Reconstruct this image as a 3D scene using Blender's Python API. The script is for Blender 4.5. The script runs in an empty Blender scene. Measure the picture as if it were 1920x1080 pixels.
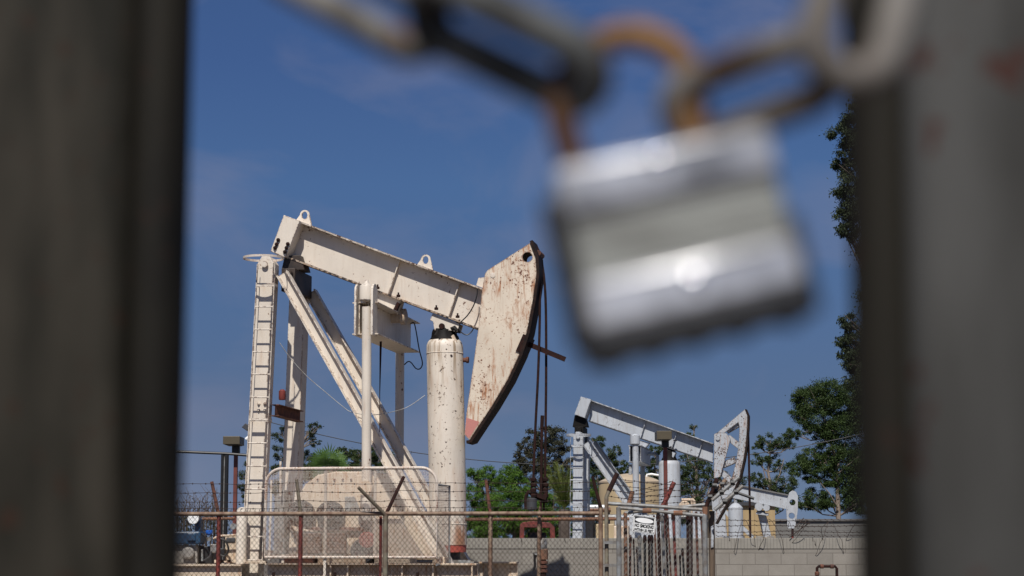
import bpy, bmesh, math, random
import numpy as np
from mathutils import Vector, Matrix
from mathutils.geometry import tessellate_polygon
random.seed(7); RNG = np.random.default_rng(11)
R = math.radians
scene = bpy.context.scene
COL = scene.collection

# ------------------------------------------------------------------ camera
CAM_H, LENS, PITCH = 1.6, 70.0, math.atan(487 / 3733.3)
FPX = 1920 * LENS / 36.0
cd = bpy.data.cameras.new('camera'); cam = bpy.data.objects.new('camera', cd); COL.objects.link(cam)
cam.location = (0, 0, CAM_H); cam.rotation_euler = (math.pi / 2 + PITCH, 0, 0)
cd.lens = LENS; cd.sensor_width = 36; cd.clip_start = 0.05; cd.clip_end = 3000
cd.dof.use_dof = True; cd.dof.focus_distance = 37; cd.dof.aperture_fstop = 8.2; cd.dof.aperture_blades = 0
scene.camera = cam
# ------------------------------------------------------------------ sky and sun
SUN_TRAVEL = Vector((0.13, 1.0, -1.3)).normalized()
w = bpy.data.worlds.new('World'); scene.world = w; w.use_nodes = True
nt = w.node_tree; nt.nodes.clear()
sky = nt.nodes.new('ShaderNodeTexSky'); sky.sky_type = 'NISHITA'; sky.sun_disc = False
sky.sun_elevation = math.asin(-SUN_TRAVEL.z); sky.sun_rotation = math.atan2(-SUN_TRAVEL.x, -SUN_TRAVEL.y)
sky.air_density = 1.0; sky.dust_density = 0.35; sky.ozone_density = 3.2; sky.altitude = 300
tc = nt.nodes.new('ShaderNodeTexCoord'); mp = nt.nodes.new('ShaderNodeMapping')
mp.inputs['Scale'].default_value = (5, 5, 9); mp.inputs['Location'].default_value = (2.15, 0.2, 4.1)
nz = nt.nodes.new('ShaderNodeTexNoise'); nz.inputs['Scale'].default_value = 1.6; nz.inputs['Detail'].default_value = 7
nz.inputs['Distortion'].default_value = 0.5
rp = nt.nodes.new('ShaderNodeValToRGB'); rp.color_ramp.elements[0].position = 0.47; rp.color_ramp.elements[1].position = 0.80
rp.color_ramp.elements[1].color = (0.62, 0.62, 0.62, 1)
mx = nt.nodes.new('ShaderNodeMixRGB'); mx.inputs['Color2'].default_value = (3.2, 3.3, 4.6, 1)
hs = nt.nodes.new('ShaderNodeMixRGB'); hs.blend_type = 'MULTIPLY'; hs.inputs['Fac'].default_value = 1
sz = nt.nodes.new('ShaderNodeSeparateXYZ'); tr_ = nt.nodes.new('ShaderNodeValToRGB'); e_ = tr_.color_ramp.elements    # air colour by height above the horizon
e_[0].position = 0.0; e_[0].color = (.57, .56, .62, 1); e_[1].position = .40; e_[1].color = (.58, .72, .96, 1)
for p_, c_ in ((.075, (.57, .57, .655, 1)), (.18, (.62, .76, .95, 1)), (.24, (.55, .68, .94, 1))): q_ = e_.new(p_); q_.color = c_
va = nt.nodes.new('ShaderNodeVectorMath'); va.operation = 'ADD'; va.inputs[1].default_value = (0, 0, 0.13)
vn = nt.nodes.new('ShaderNodeVectorMath'); vn.operation = 'NORMALIZE'
bg = nt.nodes.new('ShaderNodeBackground'); bg.inputs['Strength'].default_value = 0.07
wo = nt.nodes.new('ShaderNodeOutputWorld')
L = nt.links.new
L(tc.outputs['Generated'], mp.inputs['Vector']); L(mp.outputs['Vector'], nz.inputs['Vector'])
L(nz.outputs['Fac'], rp.inputs['Fac']); L(rp.outputs['Color'], mx.inputs['Fac'])
L(tc.outputs['Generated'], va.inputs[0]); L(va.outputs[0], vn.inputs[0]); L(vn.outputs[0], sky.inputs['Vector'])
L(tc.outputs['Generated'], sz.inputs[0]); L(sz.outputs[2], tr_.inputs['Fac']); L(tr_.outputs['Color'], hs.inputs['Color2'])
L(sky.outputs['Color'], hs.inputs['Color1']); L(hs.outputs['Color'], mx.inputs['Color1'])
L(mx.outputs['Color'], bg.inputs['Color']); L(bg.outputs['Background'], wo.inputs['Surface'])
sd = bpy.data.lights.new('sun', 'SUN'); sd.energy = 4.8; sd.angle = R(0.5); sd.color = (1.0, 0.955, 0.89)
so = bpy.data.objects.new('sun', sd); COL.objects.link(so)
so.rotation_euler = SUN_TRAVEL.to_track_quat('-Z', 'Y').to_euler()
vs = scene.view_settings; vs.view_transform = 'Standard'; vs.look = 'None'; vs.gamma = 1; vs.exposure = 0.0

# ------------------------------------------------------------------ pixel -> place
def ray(px, py):
    r = (px - 960) / FPX; u = (540 - py) / FPX
    return Vector((r, math.cos(PITCH) - u * math.sin(PITCH), math.sin(PITCH) + u * math.cos(PITCH)))
def at(px, py, Y):
    d = ray(px, py); return Vector((0, 0, CAM_H)) + d * (Y / d.y)

class Frame:
    """upright working plane: local x along it, local y away from the camera, z up from the ground"""
    def __init__(s, px, py, Y, deg=0.0):
        P = at(px, py, Y); s.base = Vector((P.x, P.y, 0)); t = R(deg); s.t = t
        s.a = Vector((math.cos(t), -math.sin(t), 0)); s.n = Vector((math.sin(t), math.cos(t), 0))
    def pt(s, px, py, c=0.0):
        d = ray(px, py); o = Vector((0, 0, CAM_H)) - s.base
        k = (c - o.dot(s.n)) / d.dot(s.n); p = o + d * k
        return Vector((p.dot(s.a), c, p.z))

# ------------------------------------------------------------------ mesh collector
class MB:
    def __init__(s): s.v = []; s.f = []
    def add(s, vs, fs):
        b = len(s.v); s.v += [tuple(v) for v in vs]; s.f += [tuple(i + b for i in f) for f in fs]; return s
    def prism(s, pts, vec):
        n = len(pts); vec = Vector(vec); pts = [Vector(p) for p in pts]
        return s.add(pts + [p + vec for p in pts],
              [tuple(range(n))[::-1], tuple(range(n, 2 * n))] + [(i, (i + 1) % n, n + (i + 1) % n, n + i) for i in range(n)])
    def plate(s, outer, holes, vec):
        vec = Vector(vec); loops = [[Vector(p) for p in outer]] + [[Vector(p) for p in h] for h in holes]
        tris = tessellate_polygon(loops); flat = [p for l in loops for p in l]; n = len(flat)
        fs = [tuple(t) for t in tris] + [tuple(i + n for i in t)[::-1] for t in tris]; o = 0
        for l in loops:
            m = len(l)
            for i in range(m): fs.append((o + i, o + (i + 1) % m, n + o + (i + 1) % m, n + o + i))
            o += m
        return s.add(flat + [p + vec for p in flat], fs)
    def box(s, a, b):
        (x0, y0, z0), (x1, y1, z1) = a, b
        return s.prism([(x0, y0, z0), (x1, y0, z0), (x1, y0, z1), (x0, y0, z1)], (0, y1 - y0, 0))
    def bar(s, p0, p1, wd, dp, up=(0, 1, 0)):
        """square bar p0->p1; dp measured along up, wd across"""
        p0 = Vector(p0); p1 = Vector(p1); d = (p1 - p0).normalized(); u = Vector(up); u = (u - d * u.dot(d)).normalized()
        q = d.cross(u) * (wd / 2); u = u * (dp / 2)
        return s.prism([p0 - q - u, p0 + q - u, p0 + q + u, p0 - q + u], p1 - p0)
    def hbeam(s, p0, p1, wd, dp, tk=0.02, up=(0, 1, 0)):
        """two flanges facing +-up (width wd), web between"""
        p0 = Vector(p0); p1 = Vector(p1); d = (p1 - p0).normalized(); u = Vector(up); u = (u - d * u.dot(d)).normalized()
        for k in (-1, 1): s.bar(p0 + u * k * (dp - tk) / 2, p1 + u * k * (dp - tk) / 2, wd, tk, up)
        return s.bar(p0, p1, tk, dp - 2 * tk, up)
    def tube(s, pts, r, n=8, closed=False, cap=True):
        P = [Vector(p) for p in pts]; m = len(P); rs = r if isinstance(r, (list, tuple)) else [r] * m
        vs = []; prev = None
        for i in range(m):
            if closed: d = (P[(i + 1) % m] - P[i - 1])
            else: d = P[min(i + 1, m - 1)] - P[max(i - 1, 0)]
            if d.length < 1e-9: d = Vector((0, 0, 1))
            d.normalize()
            if prev is None:
                a = Vector((0, 0, 1)) if abs(d.z) < 0.9 else Vector((1, 0, 0)); u = d.cross(a).normalized()
            else:
                u = prev - d * prev.dot(d); u.normalize()
            prev = u; q = d.cross(u)
            for k in range(n):
                t = 2 * math.pi * k / n; vs.append(P[i] + (u * math.cos(t) + q * math.sin(t)) * rs[i])
        fs = []
        for i in range(m if closed else m - 1):
            j = (i + 1) % m
            for k in range(n): fs.append((i * n + k, i * n + (k + 1) % n, j * n + (k + 1) % n, j * n + k))
        if cap and not closed: fs += [tuple(range(n))[::-1], tuple(range((m - 1) * n, m * n))]
        return s.add(vs, fs)
    def lathe(s, prof, c=(0, 0, 0), n=32, axis='z', lean=(0, 0)):
        vs = []; cx, cy, cz = c
        for r, h in prof:
            for k in range(n):
                t = 2 * math.pi * k / n; a, b = r * math.cos(t), r * math.sin(t)
                if axis == 'z': vs.append((cx + a + lean[0] * h, cy + b, cz + h))
                elif axis == 'y': vs.append((cx + a, cy + h, cz + b))
                else: vs.append((cx + h, cy + a, cz + b))
        m = len(prof); fs = []
        for i in range(m - 1):
            for k in range(n): fs.append((i * n + k, i * n + (k + 1) % n, (i + 1) * n + (k + 1) % n, (i + 1) * n + k))
        if prof[0][0] > 1e-6: fs.append(tuple(range(n))[::-1])
        if prof[-1][0] > 1e-6: fs.append(tuple(range((m - 1) * n, m * n)))
        return s.add(vs, fs)
    def build(s, name, mat, parent=None, smooth=30, bevel=0, fix=True):
        me = bpy.data.meshes.new(name); me.from_pydata(s.v, [], s.f)
        if fix:
            bm = bmesh.new(); bm.from_mesh(me); bmesh.ops.recalc_face_normals(bm, faces=bm.faces); bm.to_mesh(me); bm.free()
        me.materials.append(mat)
        if smooth:
            me.polygons.foreach_set('use_smooth', [True] * len(me.polygons)); me.set_sharp_from_angle(angle=R(smooth))
        me.update(); o = bpy.data.objects.new(name, me); COL.objects.link(o); o.parent = parent
        if bevel:
            b = o.modifiers.new('bevel', 'BEVEL'); b.width = bevel; b.segments = 2; b.limit_method = 'ANGLE'; b.angle_limit = R(40)
        return o
def tag(o, label=None, cat=None, group=None, kind=None):
    if label: o['label'] = label
    if cat: o['category'] = cat
    if group: o['group'] = group
    if kind: o['kind'] = kind
    return o
def smooth(P, n=4):
    P = [Vector(p) for p in P]; out = []
    for i in range(len(P) - 1):
        a, b, c, d = P[max(i - 1, 0)], P[i], P[i + 1], P[min(i + 2, len(P) - 1)]
        for k in range(n): u = k / n; out.append(.5 * ((2 * b) + (c - a) * u + (2 * a - 5 * b + 4 * c - d) * u * u + (3 * b - a - 3 * c + d) * u ** 3))
    return out + [P[-1]]
def thing(name, label, cat, F=None, loc=(0, 0, 0), rz=0, group=None):
    o = bpy.data.objects.new(name, None); COL.objects.link(o); o.empty_display_size = 0.2
    if F is not None: o.location = F.base; o.rotation_euler = (0, 0, -F.t)
    else: o.location = loc; o.rotation_euler = (0, 0, rz)
    return tag(o, label, cat, group)

# ------------------------------------------------------------------ materials
def mat_base(name):
    m = bpy.data.materials.new(name); m.use_nodes = True; t = m.node_tree; p = t.nodes['Principled BSDF']
    return m, t, p
def ramp(t, src, a, b, ca=(0, 0, 0, 1), cb=(1, 1, 1, 1)):
    r = t.nodes.new('ShaderNodeValToRGB'); e = r.color_ramp.elements
    e[0].position = a; e[1].position = b; e[0].color = ca; e[1].color = cb; t.links.new(src, r.inputs['Fac']); return r.outputs['Color']
def noise(t, vec, scale, detail=4, rough=0.55, dist=0, stretch=None, off=(0, 0, 0)):
    if stretch or off != (0, 0, 0):
        mp = t.nodes.new('ShaderNodeMapping'); mp.inputs['Scale'].default_value = stretch or (1, 1, 1)
        mp.inputs['Location'].default_value = off; t.links.new(vec, mp.inputs['Vector']); vec = mp.outputs['Vector']
    n = t.nodes.new('ShaderNodeTexNoise'); n.inputs['Scale'].default_value = scale; n.inputs['Detail'].default_value = detail
    n.inputs['Roughness'].default_value = rough; n.inputs['Distortion'].default_value = dist
    t.links.new(vec, n.inputs['Vector']); return n.outputs['Fac']
def mixc(t, fac, a, b, mode='MIX'):
    m = t.nodes.new('ShaderNodeMixRGB'); m.blend_type = mode
    for s, k in ((fac, 'Fac'), (a, 'Color1'), (b, 'Color2')):
        if hasattr(s, 'links'): t.links.new(s, m.inputs[k])
        else: m.inputs[k].default_value = s if k == 'Fac' else (*s, 1)
    return m.outputs['Color']
def mathn(t, op, a, b=0.0):
    m = t.nodes.new('ShaderNodeMath'); m.operation = op
    for i, s in enumerate((a, b)):
        if hasattr(s, 'links'): t.links.new(s, m.inputs[i])
        else: m.inputs[i].default_value = s
    return m.outputs[0]
def bumpn(t, p, h, strength=0.3, dist=0.01):
    b = t.nodes.new('ShaderNodeBump'); b.inputs['Strength'].default_value = strength; b.inputs['Distance'].default_value = dist
    t.links.new(h, b.inputs['Height']); t.links.new(b.outputs['Normal'], p.inputs['Normal'])
def paint(name, base, chips=0.3, stain=0.3, dots=0.0, rust=(0.10, 0.035, 0.018), stainc=(0.36, 0.17, 0.07), rough=0.5,
          dirt=0.25, metallic=0.0, s=1.0, dirtc=(0.5, 0.42, 0.33), edge=0.0):
    m, t, p = mat_base(name); v = t.nodes.new('ShaderNodeTexCoord').outputs['Object']
    big = noise(t, v, 0.9 * s, 5); col = mixc(t, ramp(t, big, 0.35, 0.72), base, tuple(b * (1 - 0.16) for b in base))
    if dirt:
        d = noise(t, v, 3.0 * s, 8, 0.65, 0.3, (2.6, 2.6, 0.5)); f = mathn(t, 'MULTIPLY', ramp(t, d, 0.48, 0.8), dirt)
        col = mixc(t, f, col, tuple(a * b for a, b in zip(base, dirtc)))
    if stain:
        d = noise(t, v, 5.5 * s, 7, 0.6, 0.2, (3.2, 3.2, 0.34), (3, 1, 7)); k = noise(t, v, 1.1 * s, 3, 0.5, 0, None, (9, 4, 2))
        f = mathn(t, 'MULTIPLY', mathn(t, 'MULTIPLY', ramp(t, d, 0.50, 0.66), ramp(t, k, 0.40, 0.56)), stain)
        col = mixc(t, f, col, stainc)
    hmask = None
    if stain >= 1.0:
        d = noise(t, v, 3.4, 9, 0.68, 0.5, (1.5, 1.5, 0.55), (7, 3, 5)); g = noise(t, v, 24, 4, 0.6, 0, (2.4, 2.4, .5))
        f = mathn(t, 'MULTIPLY', ramp(t, d, 0.53, 0.60), ramp(t, g, 0.35, 0.62)); col = mixc(t, mathn(t, 'MULTIPLY', f, 0.75), col, (0.34, 0.135, 0.05))
    if chips:
        d = noise(t, v, 15 * s, 9, 0.7, 0.4); k = noise(t, v, 1.7 * s, 4, 0.6, 0, None, (5, 5, 1))
        q = mathn(t, 'ADD', d, mathn(t, 'MULTIPLY', k, 0.42)); th = 0.93 - 0.13 * chips
        hmask = ramp(t, q, th, th + 0.02); halo = mathn(t, 'MULTIPLY', ramp(t, q, th - 0.05, th + 0.02), 0.45 * min(1, stain * 2))
        col = mixc(t, halo, col, stainc); col = mixc(t, hmask, col, rust)
    for sc, off, kk in ((8.5, (0, 0, 0), 0.25), (15.0, (3.3, 1.7, 8.1), 0.30)) if dots else ():
        mpp = t.nodes.new('ShaderNodeMapping'); mpp.inputs['Location'].default_value = off; t.links.new(v, mpp.inputs['Vector'])
        vo = t.nodes.new('ShaderNodeTexVoronoi'); vo.inputs['Scale'].default_value = sc * s; t.links.new(mpp.outputs[0], vo.inputs['Vector'])
        sp = t.nodes.new('ShaderNodeSeparateColor'); t.links.new(vo.outputs['Color'], sp.inputs['Color'])
        k = noise(t, v, 1.3 * s, 3, 0.5, 0, None, (2 + sc, 7, 3))
        rad = mathn(t, 'MULTIPLY', mathn(t, 'MULTIPLY', mathn(t, 'POWER', sp.outputs[0], 3.0), ramp(t, k, 0.34, 0.56)), kk * (0.6 + 0.4 * dots))
        dd = mathn(t, 'ADD', vo.outputs['Distance'], mathn(t, 'MULTIPLY', mathn(t, 'SUBTRACT', noise(t, v, 30 * s, 4, .65), .5), 0.45)); gate_ = mathn(t, 'GREATER_THAN', sp.outputs[1], 1.0 - 0.75 * min(1.0, dots))
        dm = mathn(t, 'MULTIPLY', mathn(t, 'LESS_THAN', dd, mathn(t, 'ADD', rad, 0.01)), gate_)
        hl = mathn(t, 'MULTIPLY', mathn(t, 'MULTIPLY', mathn(t, 'LESS_THAN', dd, mathn(t, 'ADD', rad, 0.10)), gate_), 0.35 * stain)
        col = mixc(t, hl, col, stainc); col = mixc(t, dm, col, rust)
    if edge:
        bv = t.nodes.new('ShaderNodeBevel'); bv.samples = 4; bv.inputs['Radius'].default_value = 0.03; ge = t.nodes.new('ShaderNodeNewGeometry')
        dt = t.nodes.new('ShaderNodeVectorMath'); dt.operation = 'DOT_PRODUCT'; t.links.new(bv.outputs[0], dt.inputs[0]); t.links.new(ge.outputs['Normal'], dt.inputs[1])
        em = ramp(t, mathn(t, 'SUBTRACT', 1.0, dt.outputs['Value']), 0.008, 0.05); en = noise(t, v, 9 * s, 8, 0.7, 0, None, (4, 8, 3))
        col = mixc(t, mathn(t, 'MULTIPLY', em, ramp(t, en, 0.58 - 0.14 * edge, 0.62 - 0.14 * edge)), col, rust)
    t.links.new(col, p.inputs['Base Color']); p.inputs['Metallic'].default_value = metallic
    rr = noise(t, v, 8 * s, 5); t.links.new(ramp(t, rr, 0.2, 0.8, (rough - .12,) * 3 + (1,), (rough + .2,) * 3 + (1,)), p.inputs['Roughness'])
    hb = noise(t, v, 26 * s, 6, 0.6); bumpn(t, p, hb, 0.16, 0.008)
    return m
def plain(name, c, rough=0.6, metallic=0.0, var=0.25, s=6.0, c2=None, stretch=None, bump=0.2):
    m, t, p = mat_base(name); v = t.nodes.new('ShaderNodeTexCoord').outputs['Object']
    n = noise(t, v, s, 7, 0.6, 0.2, stretch); col = mixc(t, ramp(t, n, 0.36, 0.64), c, c2 or tuple(x * (1 - var) for x in c))
    t.links.new(col, p.inputs['Base Color']); p.inputs['Roughness'].default_value = rough; p.inputs['Metallic'].default_value = metallic
    if max(c) < .07 and rough > .6: p.inputs['Specular IOR Level'].default_value = .15
    if bump: bumpn(t, p, n, bump, 0.01)
    return m
M = {}
CREAM = (0.69, 0.615, 0.52); PALE = (0.45, 0.475, 0.505)
M['cream'] = paint('cream_paint', CREAM, chips=0.3, stain=0.25, dots=0.3, edge=.6)
M['cream_flange'] = paint('cream_paint_flange', CREAM, chips=1.25, stain=0.4, dots=0.5, edge=1.3, rust=(.06, .028, .018))
M['cream_clean'] = paint('cream_paint_clean', CREAM, chips=0.2, stain=0.12, dots=0.15, dirt=0.15)
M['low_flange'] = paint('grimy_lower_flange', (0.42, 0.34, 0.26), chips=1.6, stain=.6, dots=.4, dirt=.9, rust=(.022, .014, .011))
M['cream_head'] = paint('cream_paint_rusting', (0.68, 0.585, 0.465), chips=0.8, stain=1.0, dots=1.1, rust=(0.11, 0.035, 0.015), stainc=(0.36, 0.15, 0.06), s=1.3, edge=1.2)
M['cream_tank'] = paint('cream_paint_chipped', CREAM, chips=0.72, stain=0.3, dots=0.5, rust=(0.03, 0.018, 0.014))
def cyl_mat():
    m = paint('air_cylinder_paint', CREAM, chips=0.72, stain=0.3, dots=0.6, rust=(0.03, 0.018, 0.014)); t = m.node_tree; p = t.nodes['Principled BSDF']
    v = t.nodes.new('ShaderNodeTexCoord').outputs['Object']; sx = t.nodes.new('ShaderNodeSeparateXYZ'); t.links.new(v, sx.inputs[0]); src = p.inputs['Base Color'].links[0].from_socket
    d = noise(t, v, 7, 3, .5, .1, (1.6, 1.6, .12), (4, 2, 9)); f = mathn(t, 'MULTIPLY', ramp(t, d, .50, .60), ramp(t, sx.outputs[2], 0, 1)); 
    zt = mathn(t, 'MULTIPLY', mathn(t, 'SUBTRACT', sx.outputs[2], 3.95), 1.0); f = mathn(t, 'MULTIPLY', ramp(t, d, .50, .60), ramp(t, zt, 0, .9)); col = mixc(t, mathn(t, 'MULTIPLY', f, .8), src, (.25, .165, .09))
    d2 = noise(t, v, 5, 6, .6, .2, (1, 1, .3), (1, 6, 2)); zb = mathn(t, 'MULTIPLY', mathn(t, 'SUBTRACT', 3.0, sx.outputs[2]), .8)
    f2 = mathn(t, 'MULTIPLY', mathn(t, 'MULTIPLY', ramp(t, d2, .42, .58), ramp(t, zb, 0, .9)), ramp(t, mathn(t, 'SUBTRACT', sx.outputs[0], CYLX), 0.02, .22)); col = mixc(t, mathn(t, 'MULTIPLY', f2, .9), col, (.30, .13, .06))
    t.links.new(col, p.inputs['Base Color']); return m
CYLX = Frame(520, 495, 34.5, 10).pt(841, 1022, 0).x
M['air_cyl'] = cyl_mat()
M['cream_low'] = paint('cream_paint_grimy', (0.60, 0.49, 0.37), chips=0.6, stain=0.9, dots=0.6, dirt=0.7, s=1.6)
M['guard'] = paint('guard_paint', (0.64, 0.56, 0.48), chips=1.0, stain=0.8, dots=0.6, s=2.5, rust=(0.17, 0.055, 0.025))
M['pink'] = paint('faded_red_paint', (0.50, 0.20, 0.17), chips=0.4, stain=0.4, dots=0.8)
M['redband'] = paint('red_band_paint', (0.42, 0.085, 0.06), chips=0.3, stain=0.3)
M['pale'] = paint('pale_grey_paint', PALE, chips=0.5, stain=0.4, dots=0.4, dirt=.5, stainc=(0.25, 0.2, 0.17), edge=.8, rust=(.04, .03, .028))
M['pale_flake'] = paint('pale_grey_flaking_paint', (0.44, 0.47, 0.50), chips=1.15, stain=0.75, dots=0.7, rust=(0.045, 0.028, 0.02), stainc=(0.36, 0.18, 0.08), s=1.4, edge=1.5)
M['rust'] = plain('rust', (0.16, 0.06, 0.035), 0.85, c2=(0.06, 0.028, 0.02), s=14)
M['darkrust'] = plain('dark_rust', (0.036, 0.014, 0.011), 0.85, c2=(0.014, 0.008, 0.007), s=14)
M['track'] = plain('rope_worn_track_rust', (0.030, 0.015, 0.011), 0.7, c2=(0.010, 0.007, 0.006), s=10)
M['rustred'] = plain('rusty_red_paint', (0.20, 0.035, 0.025), 0.7, c2=(0.09, 0.022, 0.018), s=9)
M['tanrust'] = plain('tan_rusted_pipe', (0.26, 0.185, 0.125), 0.75, c2=(0.12, 0.062, 0.038), s=11)
M['orustpipe'] = plain('orange_rusted_pipe', (0.24, 0.105, 0.055), 0.8, c2=(0.12, 0.07, 0.045), s=11)
M['galv'] = plain('weathered_galvanised_steel', (0.27, 0.28, 0.28), 0.5, c2=(0.15, 0.13, 0.11), s=9, metallic=0.2)
M['olive'] = plain('dull_olive_pipe', (0.17, 0.155, 0.11), 0.7, c2=(0.10, 0.06, 0.04), s=9)
M['saddle'] = plain('greasy_shade_toned_saddle_steel', (0.05, 0.032, 0.022), 0.6, c2=(0.018, 0.012, 0.010), s=6)  # grease, with the shade under the beam put into the colour as well
M['grease'] = plain('black_grease', (0.012, 0.010, 0.009), 0.62, var=0.5, s=20)
M['black'] = plain('black_paint', (0.012, 0.012, 0.013), 0.5)
M['darksteel'] = plain('dark_steel', (0.05, 0.05, 0.055), 0.55)
M['wire'] = plain('old_wire', (0.040, 0.028, 0.020), 0.7, c2=(0.022, 0.012, 0.009), s=3)
M['barb'] = plain('barbed_wire_steel', (0.05, 0.035, 0.03), 0.7)
M['bronze'] = plain('bronze_lamp_housing', (0.085, 0.068, 0.04), 0.5, var=0.15)
M['polered'] = plain('red_brown_pole_paint', (0.155, 0.036, 0.024), 0.6, c2=(0.10, 0.025, 0.018), s=3)
M['blue'] = plain('blue_machine_paint', (0.018, 0.055, 0.11), 0.45, c2=(0.012, 0.028, 0.06))
M['brightblue'] = plain('bright_blue_cap', (0.02, 0.12, 0.5), 0.35)
M['white'] = plain('white_enamel', (0.82, 0.82, 0.80), 0.4, var=0.06)
M['ink'] = plain('sign_black', (0.012, 0.012, 0.012), 0.5)
M['tan'] = plain('tan_tank_paint', (0.41, 0.31, 0.18), 0.6, c2=(0.34, 0.26, 0.15), s=1.2, stretch=(2, 2, .4), bump=0.05)
M['tanroof'] = plain('tank_roof', (0.47, 0.38, 0.27), 0.6, c2=(0.40, 0.31, 0.21), s=2)
M['yellow'] = plain('ochre_cladding', (0.40, 0.29, 0.15), 0.7, c2=(0.34, 0.24, 0.12), s=2, stretch=(3, 3, .3))
M['wood'] = plain('old_timber', (0.15, 0.105, 0.07), 0.9, c2=(0.07, 0.05, 0.035), s=7, stretch=(5, 5, .5), bump=0.6)
M['concrete'] = plain('concrete', (0.30, 0.28, 0.25), 0.9, c2=(0.2, 0.18, 0.16), s=5)
M['slate'] = plain('grey_shed_cladding', (0.17, 0.165, 0.16), 0.9, c2=(0.13, 0.125, 0.12), s=3)

def stripe_mat(name, base, period, axis=2, dark=0.55, width=0.12, rough=0.85, var=0.15, s=5):
    m, t, p = mat_base(name); v = t.nodes.new('ShaderNodeTexCoord').outputs['Object']
    sx = t.nodes.new('ShaderNodeSeparateXYZ'); t.links.new(v, sx.inputs[0])
    fr = mathn(t, 'FRACT', mathn(t, 'DIVIDE', sx.outputs[axis], period)); ln = mathn(t, 'LESS_THAN', fr, width)
    n = noise(t, v, s, 7, 0.65); col = mixc(t, ramp(t, n, 0.35, 0.65), base, tuple(b * (1 - var) for b in base))
    col = mixc(t, mathn(t, 'MULTIPLY', ln, 1 - dark), col, (0.02, 0.018, 0.015)); t.links.new(col, p.inputs['Base Color'])
    p.inputs['Roughness'].default_value = rough; h = mathn(t, 'SUBTRACT', mathn(t, 'MULTIPLY', n, 0.4), ln); bumpn(t, p, h, 0.5, 0.012)
    return m
M['cap'] = stripe_mat('split_face_cap_blocks', (0.275, 0.255, 0.22), 0.062, 0, 0.70, 0.16)
M['shedcourse'] = stripe_mat('grey_coursed_blocks', (0.165, 0.16, 0.15), 0.2, 2, 0.6, 0.08)
def block_mat():
    m, t, p = mat_base('concrete_block'); v = t.nodes.new('ShaderNodeTexCoord').outputs['Object']
    cb = t.nodes.new('ShaderNodeCombineXYZ'); sx = t.nodes.new('ShaderNodeSeparateXYZ'); t.links.new(v, sx.inputs[0])
    t.links.new(sx.outputs[0], cb.inputs[0]); t.links.new(sx.outputs[2], cb.inputs[1])
    b = t.nodes.new('ShaderNodeTexBrick'); t.links.new(cb.outputs[0], b.inputs['Vector'])
    b.inputs['Scale'].default_value = 1; b.inputs['Brick Width'].default_value = 0.49; b.inputs['Row Height'].default_value = 0.214
    b.inputs['Mortar Size'].default_value = 0.006; b.inputs['Mortar Smooth'].default_value = 0.3
    b.inputs['Color1'].default_value = (0.285, 0.262, 0.228, 1); b.inputs['Color2'].default_value = (0.235, 0.216, 0.188, 1)
    b.inputs['Mortar'].default_value = (0.14, 0.125, 0.105, 1)
    n = noise(t, v, 2.2, 8, 0.65); g = noise(t, v, 40, 4, 0.6)
    col = mixc(t, mathn(t, 'MULTIPLY', ramp(t, n, 0.4, 0.68), 0.5), b.outputs['Color'], (0.17, 0.15, 0.125))
    col = mixc(t, mathn(t, 'MULTIPLY', ramp(t, g, 0.4, 0.7), 0.18), col, (0.14, 0.12, 0.10)); t.links.new(col, p.inputs['Base Color'])
    p.inputs['Roughness'].default_value = 0.95
    h = mathn(t, 'SUBTRACT', mathn(t, 'MULTIPLY', g, 0.25), mathn(t, 'MULTIPLY', b.outputs['Fac'], 0.6)); bumpn(t, p, h, 0.5, 0.01); return m
M['block'] = block_mat()
def leaf_mat(name, c1, c2, trans=0.16, s=0.9):
    m, t, p = mat_base(name); v = t.nodes.new('ShaderNodeTexCoord').outputs['Object']
    n = noise(t, v, s, 5, 0.6); k = noise(t, v, 9, 2, 0.5); f = mathn(t, 'ADD', mathn(t, 'MULTIPLY', n, 0.55), mathn(t, 'MULTIPLY', k, 0.45))
    col = mixc(t, ramp(t, f, 0.38, 0.62), c1, c2); t.links.new(col, p.inputs['Base Color']); p.inputs['Roughness'].default_value = 0.6
    p.inputs['Specular IOR Level'].default_value = 0.25
    tr = t.nodes.new('ShaderNodeBsdfTranslucent'); t.links.new(col, tr.inputs['Color']); ms = t.nodes.new('ShaderNodeMixShader')
    ms.inputs[0].default_value = trans; t.links.new(p.outputs[0], ms.inputs[1]); t.links.new(tr.outputs[0], ms.inputs[2])
    t.links.new(ms.outputs[0], t.nodes['Material Output'].inputs['Surface']); return m
M['euc'] = leaf_mat('eucalyptus_leaves', (0.035, 0.058, 0.02), (0.062, 0.085, 0.028))
M['euc_dark'] = leaf_mat('dark_eucalyptus_leaves', (0.026, 0.040, 0.017), (0.045, 0.060, 0.025))
M['euc_red'] = leaf_mat('olive_brown_leaves', (0.036, 0.042, 0.022), (0.066, 0.060, 0.034))
M['euc_big'] = leaf_mat('deep_green_leaves', (0.024, 0.046, 0.013), (0.056, 0.088, 0.021))
M['pepper'] = leaf_mat('bright_green_leaves', (0.05, 0.125, 0.018), (0.135, 0.235, 0.035), 0.35)
M['palm'] = leaf_mat('palm_leaves', (0.05, 0.11, 0.02), (0.11, 0.19, 0.04), 0.3, 3)
M['deadfrond'] = plain('dead_fronds', (0.20, 0.13, 0.085), 0.9, c2=(0.09, 0.05, 0.035), s=12)
M['yucca'] = leaf_mat('yellow_green_blades', (0.07, 0.11, 0.02), (0.19, 0.21, 0.05), 0.3, 4)
M['bark'] = plain('pale_bark', (0.30, 0.24, 0.19), 0.9, c2=(0.13, 0.10, 0.08), s=3, stretch=(3, 3, .6))
M['barkdark'] = plain('dark_bark', (0.11, 0.085, 0.07), 0.9, c2=(0.06, 0.045, 0.035), s=3)

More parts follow.
